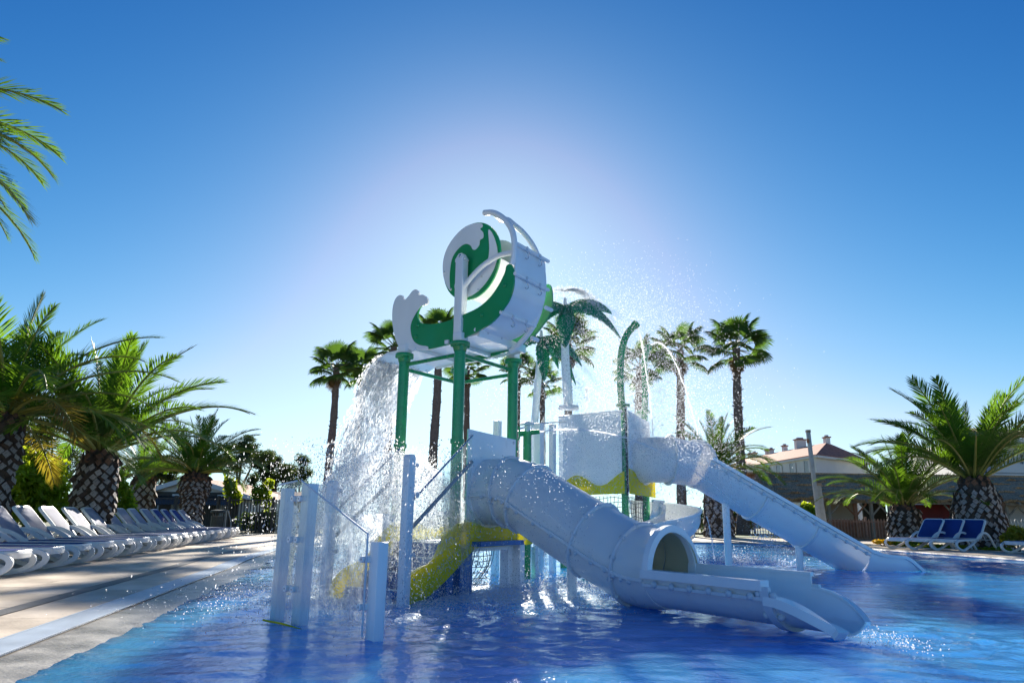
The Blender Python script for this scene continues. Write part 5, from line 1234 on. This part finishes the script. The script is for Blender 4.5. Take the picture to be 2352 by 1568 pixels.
# picket fence before the bar
PK = MB().box((0, 0, .53), (.035, .03, 1.06)).mesh('picket', 'fencewood', None); PKG = MB().box((0, 0, .5), (.03, .03, 1.0)).mesh('picket', 'galv', None)
def pickets(label, xa, xb, Y, step, me, mt_, loops=False):
    t = thing('picket_fence', label, 'fence', (xa, Y, 0))
    n = int((xb - xa) / step)
    for i in range(n + 1): inst('picket', me, t, Matrix.Translation((i * step, 0, 0)))
    for z in (.12, .92): MB().box(((xa + xb) / 2, Y + .02, z), (xb - xa, .025, .05)).build('rail', mt_, t, smooth=None)
    for i in range(0, n + 1, 14): MB().box((xa + i * step, Y + .03, .58), (.10, .10, 1.16)).build('post', mt_, t, smooth=None)
    if loops:
        for i in range(0, n, 2): MB().tube([(xa + (i + .5) * step + .5 * step * math.cos(a * PI / 6), Y, 1.0 + .12 * math.sin(a * PI / 6)) for a in range(7)], .012, 5).build('loop', mt_, t)
def fx(x, Y): return AT(x, 1200, Y).x
pickets('brown picket fence in front of the thatched bar', fx(1890, 36), fx(2052, 36), 36, .15, PK, 'fencewood')
pickets('grey hoop topped fence right of the round date palm', fx(2285, 31), fx(2420, 31), 31, .14, PKG, 'galv', True)
pickets('dark low fence under the long chute slide', fx(1560, 44), fx(1790, 44), 44, .16, PK, 'fencewood')
bush('hedge', 'dark green hedge on the lawn beneath the long chute slide', 'hedge', [BL(1600, 1190, 46, 40, 24), BL(1660, 1188, 46, 40, 26), BL(1720, 1190, 46, 40, 22), BL(1770, 1192, 46, 30, 18)], 5000, .10, 21, 'pine')
bush('shrub', 'leafy green shrub under the left end of the thatched bar', 'shrub', [BL(1855, 1178, 38, 20, 24), BL(1840, 1195, 38, 16, 18)], 1500, .10, 22, 'bush')
bush('shrub', 'yellow green bush at the picture edge beside the last lounger', 'shrub', [BL(2335, 1225, 24, 18, 16), BL(2318, 1238, 24, 16, 14), BL(2350, 1235, 24, 16, 16)], 1700, .07, 23, 'bushyellow')
bush('flower_bed', 'patch of yellow flowers left of the three blue loungers', 'flowers', [BL(2030, 1243, 27.5, 16, 4), BL(2015, 1244, 27.5, 10, 4), BL(2045, 1244, 27.5, 10, 5)], 800, .05, 24, 'flower')
bush('flower_bed', 'low dry planting at the foot of the palms behind the blue loungers', 'flowers', [BL(2150, 1255, 26.3, 60, 5, 20), BL(2240, 1258, 25.8, 50, 6, 20), BL(2085, 1246, 27.6, 40, 6, 20), BL(2290, 1262, 24.8, 30, 6, 20)], 2600, .06, 25, 'vine')
# leaning pole and post
def leaning(name, label, cat, x0, y0, x1, y1, Y, w, mt_):
    a_, b_ = AT(x0, y0, Y), AT(x1, y1, Y); a_.z = 0; t = thing(name, label, cat, a_); d = b_ - a_
    MB().box((a_ + b_) / 2, (w, w, d.length), basis(Vector((1, 0, -d.x / d.z)), Vector((0, 1, 0)), d), bev=.01).build('shaft', mt_, t, smooth=None)
    MB().box(b_, (w * 1.15, w * 1.15, .12), basis(Vector((1, 0, -d.x / d.z)), Vector((0, 1, 0)), d)).build('cap', 'wood', t, smooth=None)
    MB().box(b_ - d.normalized() * .45 - Vector((w * .6, w * .5, 0)), (.10, .08, .18)).build('bracket', 'redwood', t, smooth=None); return t
leaning('lamp_pole', 'tall slightly leaning grey pole rising past the red roofed building', 'pole', 1884, 1212, 1856, 990, 33, .155, 'galv')
leaning('timber_post', 'short grey square post beside the tall leaning pole', 'post', 1894, 1214, 1876, 1112, 33.2, .27, 'galv')

# red roofed block
c0, cl, cr = AT(1873, 1046, 74), AT(1640, 1066, 104), AT(1992, 1058, 82)
zB = c0.z
def blk(name, label, C, Lp, Rp, zB, ridge_h, over=.5):
    t = thing(name, label, 'building', (C.x, C.y, 0)); back = Lp + (Rp - C)
    q = [Vector((p.x, p.y, 0)) for p in (C, Rp, back, Lp)]
    for i in range(4):
        a_, b_ = q[i], q[(i + 1) % 4]; MB().add([a_ - UP * .3, b_ - UP * .3, b_ + UP * zB, a_ + UP * zB], [(0, 1, 2, 3)]).build('wall', 'bwall', t, smooth=None)
    cen = sum(q, Vector()) / 4; e = [p + (p - cen).normalized() * over + UP * zB for p in q]
    lu = (q[3] - q[0]); m0 = (e[0] + e[1]) / 2 + lu * .12 + UP * ridge_h; m1 = (e[2] + e[3]) / 2 - lu * .12 + UP * ridge_h
    for f in ((e[0], e[1], m0), (e[1], e[2], m1, m0), (e[2], e[3], m1), (e[3], e[0], m0, m1)):
        mb = MB(); mb.prism(list(f), UP * .12); mb.build('roof', 'tileroof', t, smooth=None)
    for i in range(4): a_, b_ = e[i], e[(i + 1) % 4]; d = b_ - a_; MB().box((a_ + b_) / 2 - UP * .10, (d.length, .25, .22), basis(d, UP.cross(d), UP)).build('cornice', 'bwall', t, smooth=None)
    return t, q, e, m0, m1
b1, q, e, m0, m1 = blk('apartment_block', 'pale apartment block with red hipped roof and chimneys beyond the thatched bar', c0, cl, cr, zB, 2.0)
lu = (q[3] - q[0]); ln = lu.length; ld = lu.normalized(); wn_ = Vector((-ld.y, ld.x, 0)); wn_ = wn_ if wn_.y < 0 else -wn_
def window(t, base, d, nrm, s, z, w, h, sh=True):
    M3 = basis(d, nrm, UP); c = base + d * s + UP * z + nrm * .03
    o = MB().box(c, (w, .08, h), M3).build('window', 'glasswin', t, smooth=None)
    MB().box(c + UP * (-h / 2 - .05) + nrm * .05, (w + .3, .14, .08), M3).build('sill', 'bwall', o, smooth=None)
    if sh:
        for sg in (-1, 1): MB().box(c + d * (sg * (w / 2 + w * .26)) + nrm * .05, (w * .5, .05, h + .06), M3).build('shutter', 'bwall', o, smooth=None)
    else: MB().box(c + UP * (h * .1) + nrm * .05, (w - .1, .03, h * .8 - .1), M3).build('roller_blind', 'shutter', o, smooth=None)
for k in range(9):
    s = 2.0 + k * 3.4
    if s < ln - 1.5:
        window(b1, q[0], ld, wn_, s, zB - 1.0, .95, 1.15); window(b1, q[0], ld, wn_, s, zB - 3.9, .95, 1.3)
for u, h_, w_ in ((.08, .55, .5), (.27, .95, 1.2), (.45, .6, .5), (.62, .5, .5), (.67, .5, .5), (.85, .5, .5), (.92, .5, .5)):
    p = m0.lerp(m1, u) if u > .1 else m0; ch_ = MB().box(p + UP * (h_ / 2 - .1), (w_, .7, h_ + .3)).build('chimney', 'bwall', b1, smooth=None)
    MB().box(p + UP * (h_ + .12), (w_ + .2, .9, .12)).build('chimney_cap', 'tileroof', ch_, smooth=None); MB().box(p + UP * (h_ + .28), (w_ * .6, .4, .2)).build('chimney_pot', 'shutter', ch_, smooth=None)
# white block with balconies
c0b, clb, crb = AT(2200, 1022, 60), AT(2085, 1036, 72), AT(2520, 985, 62)
t2 = thing('balcony_block', 'white apartment block with stacked balconies at the right picture edge', 'building', (c0b.x, c0b.y, 0))
zt2 = AT(2330, 1005, 60).z
qa, qb, qc = Vector((c0b.x, c0b.y, 0)), Vector((crb.x, crb.y, 0)), Vector((clb.x, clb.y, 0))
def wallq(a_, b_, z0, z1, nm='wall', mt_='bwall'): return MB().add([a_ + UP * z0, b_ + UP * z0, b_ + UP * z1, a_ + UP * z1], [(0, 1, 2, 3)]).build(nm, mt_, t2, smooth=None)
wallq(qc, qa, -.3, c0b.z + .2); dR = (qb - qa).normalized(); nR = Vector((dR.y, -dR.x, 0)); nR = nR if nR.y < 0 else -nR
wallq(qa, qa + dR * 2.9, -.3, c0b.z + .2); lw_ = qa + dR * 2.9
back = -nR * 2.0
wallq(lw_, lw_ + back, -.3, zt2); wallq(lw_ + back, qb + back, -.3, zt2)
MB().prism([qc + UP * (c0b.z + .2), qa + UP * (c0b.z + .2), lw_ + UP * (c0b.z + .2), lw_ + back * 3 + UP * (c0b.z + .2)], UP * .25).build('roof', 'bwall', t2, smooth=None)
MB().prism([lw_ + UP * zt2 + nR * .6 - dR * .5, qb + UP * zt2 + nR * .6, qb + back * 3 + UP * (zt2 + 1.5), lw_ + back * 3 + UP * (zt2 + 1.5)], UP * .15).build('roof', 'tileroof', t2, smooth=None)
MB().prism([lw_ + UP * (zt2 - .3) + nR * .5 - dR * .4, qb + UP * (zt2 - .3) + nR * .5, qb + UP * (zt2 - .3) + back, lw_ + UP * (zt2 - .3) + back], UP * .28).build('cornice', 'bwall', t2, smooth=None)
M3 = basis(dR, nR, UP); Lb = (qb - lw_).length
for z0 in (zt2 - 3.0, zt2 - 5.7, zt2 - 8.2):
    if z0 < .5: continue
    c = lw_ + dR * (Lb / 2 - .3) + nR * .35
    b = MB().box(c + UP * z0 - nR * 1.0, (Lb + .6, 3.0, .22), M3).build('balcony_slab', 'bwall', t2, smooth=None)
    MB().box(c + UP * (z0 + .42) + nR * .44, (Lb + .6, .12, .84), M3).build('parapet', 'bwall', b, smooth=None)
    MB().box(c + UP * (z0 + 1.12) + nR * .44, (Lb + .6, .06, .06), M3).build('balcony_rail', 'galv', b, smooth=None)
    for k in range(12): MB().box(lw_ + dR * (.2 + k * Lb / 12) + UP * (z0 + .98) + nR * .79, (.05, .04, .3), M3).build('baluster', 'galv', b, smooth=None)
    for s in (1.0, 3.0, 5.4, 7.6): window(t2, lw_ + back, dR, nR, s, z0 + 1.15, 1.3, 2.0, False)
for s, z in ((.8, c0b.z - 1.6), (1.9, c0b.z - 1.6), (.8, c0b.z - 4.4), (1.9, c0b.z - 4.4)): window(t2, qa, dR, nR, s, z, .8, 1.3, False)

# ================================================================== WATER IN THE AIR
OCT_V = np.array([(1, 0, 0), (-1, 0, 0), (0, 1, 0), (0, -1, 0), (0, 0, 1), (0, 0, -1)], float)
OCT_F = np.array([(0, 2, 4), (2, 1, 4), (1, 3, 4), (3, 0, 4), (2, 0, 5), (1, 2, 5), (3, 1, 5), (0, 3, 5)])
def drops(name, label, Pn, rad, vel=None, stretch=1.0, cat='water spray', mt='drop'):
    """thousands of drops as one mesh: octahedra drawn out along their flight"""
    Pn = np.asarray(Pn, float); n = len(Pn); rad = np.broadcast_to(rad, n)
    if vel is None: vel = np.tile([0, 0, -1.0], (n, 1)) + rng.normal(scale=.3, size=(n, 3))
    d = vel / (np.linalg.norm(vel, axis=1)[:, None] + 1e-9)
    a = np.cross(d, np.tile([.3, .9, .1], (n, 1))); a /= np.linalg.norm(a, axis=1)[:, None] + 1e-9; b = np.cross(d, a)
    st = rad * (1 + (stretch - 1) * rng.random(n))
    sh = rng.uniform(.7, 1.2, size=(n, 6))
    V = Pn[:, None, :] + sh[:, :, None] * (OCT_V[None, :, 0:1] * a[:, None, :] * rad[:, None, None] + OCT_V[None, :, 1:2] * b[:, None, :] * rad[:, None, None] + OCT_V[None, :, 2:3] * d[:, None, :] * st[:, None, None])
    Fd = (OCT_F[None] + 6 * np.arange(n)[:, None, None]).reshape(-1, 3)
    me = bpy.data.meshes.new(name); me.vertices.add(n * 6); me.vertices.foreach_set('co', V.reshape(-1).astype(np.float32))
    me.loops.add(n * 24); me.loops.foreach_set('vertex_index', Fd.reshape(-1).astype(np.int32))
    me.polygons.add(n * 8); me.polygons.foreach_set('loop_start', np.arange(0, n * 24, 3, dtype=np.int32))
    me.update(calc_edges=True); me.validate(); me.shade_smooth(); me.materials.append(MT[mt])
    o = bpy.data.objects.new(name, me); col.objects.link(o); return tag(o, label, cat, None, 'stuff')
def rsize(n, lo, hi, p=2.2): return lo + (hi - lo) * rng.random(n) ** p
def V3(v): return np.array([v.x, v.y, v.z])
nA, nB, nU = V3(A), V3(B), np.array([0, 0, 1.0])

# 1 the fall from the tray lip
lip0 = V3(Wf(.06, 1.80, 3.29)); n = 16000
w_ = rng.random(n); t_ = rng.random(n) ** .8 * .80; clump = vnoise(np.stack([w_ * 3, t_ * 4], 1), 2.2, 9)
keep = clump + .25 * rng.random(n) > .48; w_, t_ = w_[keep], t_[keep]; n = len(w_)
v0 = (1.25 + .7 * rng.random(n) + .35 * w_)[:, None] * nB + (rng.normal(scale=.20, size=n))[:, None] * nA + rng.normal(scale=.25, size=n)[:, None] * nU
Pn = lip0 + nA * (1.1 * w_)[:, None] + v0 * t_[:, None] - nU * (4.9 * t_ ** 2)[:, None] + rng.normal(scale=.03, size=(n, 3))
drops('falling_drops', 'cloud of water drops falling from the left end of the bucket tray', Pn, rsize(n, .005, .017), v0 - nU * (9.8 * t_)[:, None], 5.5)
def water_sheet(name, label, fpos, nu, nt, hole, mt, seed, amp, cat='falling water'):
    U, Tt = np.meshgrid(np.linspace(0, 1, nu), np.linspace(0, 1, nt)); Pq = fpos(U.ravel(), Tt.ravel())
    for s_, k in ((3.2, 1), (8, .55), (19, .3)):
        for ax in range(3): Pq[:, ax] += amp * k * (vnoise(Pq, s_, seed + ax) - .5) * 2 * (.25 + Tt.ravel())
    ii = np.arange(nu * nt).reshape(nt, nu); F_ = np.stack([ii[:-1, :-1].ravel(), ii[:-1, 1:].ravel(), ii[1:, 1:].ravel(), ii[1:, :-1].ravel()], 1)
    cn = Pq[F_].mean(1); tt = Tt.ravel()[F_].mean(1)
    dens = .55 * vnoise(cn * [1, 1, .6], 4.5, seed + 7) + .45 * vnoise(cn * [1, 1, .6], 12, seed + 8)
    F_ = F_[dens > hole(tt)]
    me = bpy.data.meshes.new(name); me.from_pydata(Pq.tolist(), [], F_.tolist()); me.materials.append(MT[mt]); me.shade_smooth()
    o = bpy.data.objects.new(name, me); col.objects.link(o); return tag(o, label, cat, None, 'stuff')
def fallf(v, t1, sp=0.0):
    def f(u, t):
        tt = t * t1; return lip0 + nA * (1.12 * u)[:, None] + nB * ((v + sp * u) * tt)[:, None] - nU * (4.9 * tt ** 2)[:, None]
    return f
water_sheet('falling_sheet', 'ragged sheet of clear water pouring off the bucket tray', fallf(1.45, .62, .5), 90, 120, lambda t: .08 + .42 * t, 'sheet', 31, .055)
water_sheet('falling_sheet', 'outer torn sheet of water flying furthest from the bucket tray', fallf(1.95, .60, .3), 80, 110, lambda t: .24 + .36 * t, 'sheet', 36, .07)
water_sheet('falling_sheet', 'thin inner veil of water behind the ragged sheet', fallf(.75, .66, .3), 70, 110, lambda t: .26 + .34 * t, 'sheet', 41, .06)

# 2 the clear bell of water over the stair
bcx = V3(AT(888, 1034, 9.5))
def bellf(u, t):
    an = u * 2 * PI; tt = .02 + t * .44; r = .10 + 2.05 * tt * (1 + .10 * np.sin(an * 2 + 1) + .05 * np.sin(an * 5))
    return bcx + np.stack([np.cos(an) * r * 1.10, np.sin(an) * r * .80, .05 * np.sin(an * 3) * t - 4.6 * tt ** 2 - .02], 1)
water_sheet('water_bell', 'clear dome of water spreading over the stair posts', bellf, 150, 70, lambda t: .02 + .36 * np.clip(t - .35, 0, 1), 'bell', 51, .035)
n = 13000; an = rng.random(n) * 2 * PI; tt = .18 + rng.random(n) ** .8 * .38; r = .10 + 1.85 * tt + rng.normal(scale=.12, size=n) * tt
Pn = bcx + np.stack([np.cos(an) * r * 1.10, np.sin(an) * r * .80, -4.6 * tt ** 2 + rng.normal(scale=.05, size=n)], 1); Pn = Pn[Pn[:, 2] > .02]
drops('bell_drops', 'drops torn from the clear dome of water over the stair', Pn, rsize(len(Pn), .0035, .010), None, 3)
# 3 rain between the stair, the screen and the tower foot
n = 18000; Pn = np.stack([rng.normal(-1.65, .55, n), rng.normal(8.9, .75, n), rng.random(n) ** 1.25 * 1.75], 1)
drops('stair_spray', 'fine white spray filling the air round the blue stair', Pn, rsize(n, .003, .0085), None, 3)
n = 4200; Pn = np.stack([rng.uniform(-1.9, .9, n), rng.uniform(7.7, 9.6, n), rng.random(n) * 1.5], 1)
drops('front_spray', 'scattered drops in front of the yellow side board', Pn, rsize(n, .003, .0065), None, 2)
def curt(p0, p1, z1, bow):
    p0, p1 = np.array(p0), np.array(p1)
    def f(u, t): return p0 + (p1 - p0) * u[:, None] + np.stack([0 * u, bow * np.sin(u * PI), z1 * (1 - t)], 1)
    return f
for lab, a_, b_, z1, bw_, sd2 in (('streaming curtain of water just behind the acrylic screen', (-2.15, 7.35, 0), (-1.05, 6.75, 0), .95, .1, 61), ('curtain of water falling between the stair posts', (-2.5, 9.1, 0), (-1.1, 8.6, 0), 1.3, .2, 71), ('curtain of water falling beside the front tower pole', (-1.6, 9.7, 0), (-.5, 9.2, 0), 1.5, .15, 81)):
    water_sheet('water_curtain', lab, curt(a_, b_, z1, bw_), 50, 60, lambda t: .30 + .05 * t, 'curtain', sd2, .05)
# 4 splash along the water surface
n = 22000; hx = np.concatenate([rng.normal(-1.4, 1.0, n // 2), rng.normal(.3, 1.0, n - n // 2)]); hy = np.concatenate([rng.normal(8.8, .9, n // 2), rng.normal(9.7, .8, n - n // 2)])
Pn = np.stack([hx, hy, rng.exponential(.07, n)], 1)
drops('surface_splash', 'low splash of drops leaping from the churned water under the tower', Pn, rsize(n, .003, .008), rng.normal(size=(n, 3)) + nU, 1.6)
n = 2600; q = V3(G(1650, 1290)); Pn = np.stack([q[0] + rng.normal(.4, .55, n), q[1] + rng.normal(0, .35, n), rng.exponential(.08, n)], 1)
drops('foam_burst', 'white burst of foam on the water beyond the tube slide mouth', Pn, rsize(n, .008, .022), rng.normal(size=(n, 3)) + nU, 1.4)
q = V3(F0 + FD * 2.12); n = 280; Pn = np.stack([q[0] + rng.normal(.12, .14, n), q[1] + rng.normal(0, .28, n), rng.exponential(.025, n)], 1)
drops('chute_splash', 'foam where the tube slide chute meets the water', Pn, rsize(n, .003, .008), None, 1.4)
# 5 mist round the far play tower
n = 32000; c = V3(AT(1430, 960, 13.0)); Pn = c + np.stack([rng.normal(.1, .95, n), rng.normal(0, .55, n), rng.normal(-.1, .85, n)], 1); Pn = Pn[Pn[:, 2] > .05]
drops('tower_mist', 'glittering mist of fine drops drifting round the far play tower', Pn, rsize(len(Pn), .004, .0085), None, 1.6)
n = 11000; c = V3(AT(1430, 760, 13.6)); Pn = c + np.stack([rng.normal(-.1, .75, n), rng.normal(0, .5, n), rng.normal(.1, .55, n)], 1)
drops('palm_mist', 'fine mist thrown above the spray pipes by the tall fountain palm', Pn, rsize(n, .0035, .008), None, 1.4)
top5 = V3(AT(1298, 668, 14.35)); n = 11000; an = np.concatenate([rng.normal(R_(-12), .22, n // 2), rng.random(n - n // 2) * 2 * PI]); t_ = rng.random(n) * .95; sp = 1.55 + rng.normal(scale=.22, size=n)
vel = np.stack([np.cos(an) * sp, np.sin(an) * sp, np.full(n, .55) + rng.normal(scale=.12, size=n)], 1)
drops('palm_spray', 'arching umbrella of spray from the top of the tall fountain palm', top5 + vel * t_[:, None] - nU * (3.4 * t_ ** 2)[:, None], rsize(n, .004, .010), vel - nU * (6.8 * t_)[:, None], 2.4)
# 6 jets
def jet(label, p0, v0, t1, r0, nd, spread, g=9.8):
    p0, v0 = np.array(p0), np.array(v0); k = 26
    o = thing('water_jet', label, 'water jet', tuple(p0)); ts = np.linspace(0, t1, k)
    mb = MB(); pts = [Vector((p0 + v0 * t - nU * g / 2 * t * t + rng.normal(scale=.006 * t / t1, size=3)).tolist()) for t in ts]
    mb.tube(pts, [r0 * (1 - .55 * i / k) * random.uniform(.55, 1.25) for i in range(k)], 7); mb.build('stream', 'drop', o, smooth=60)
    t_ = rng.random(nd) ** .7 * t1; Pj = p0 + v0 * t_[:, None] - nU * (g / 2 * t_ ** 2)[:, None] + rng.normal(size=(nd, 3)) * (spread * (.15 + t_ / t1))[:, None]
    d_ = drops('stray_drops', None, Pj - p0, rsize(nd, .003, .009), v0 - nU * (g * t_)[:, None], 2.5, None); d_.parent = o
def aim(p, q, T, g=9.8): p, q = V3(p), V3(q); return (q - p) / T + nU * g / 2 * T
pe = sp1[-1]
jet('jet of water falling from the tall bent green spray pipe', V3(pe), aim(pe, AT(1500, 985, 13.4), .62), .64, .016, 500, .035)
pe2 = sp2[-1]
jet('jet of water arcing away from the shorter green spray pipe to the chute', V3(pe2), aim(pe2, AT(1600, 985, 13.9), .75), .77, .016, 500, .04)
cnz = ct + Vector((.2, 0, .04))
jet('flat jet shot by the green water cannon across the white tower wall', V3(cnz), aim(cnz, AT(1660, 1130, 12.2), .55), .6, .018, 2600, .16)
gz = AT(1348, 935, 13.2); jet('thin upright jet rising behind the white tower wall', V3(gz), [.02, 0, 2.6], .5, .012, 250, .03)
gz = AT(1622, 1185, 14.0); jet('thin jet dropping from the long chute to the water', V3(gz), [.3, 0, -.4], .36, .014, 120, .02)
n = 1500; t_ = rng.random(n); q0_, q1_ = V3(AT(1735, 1215, 13.9)), V3(AT(1800, 1275, 14.1)); Pn = q0_ + (q1_ - q0_) * t_[:, None] + rng.normal(scale=.10, size=(n, 3))
drops('chute_drips', 'spray of drips under the middle joint of the long chute', Pn, rsize(n, .003, .009), None, 2)
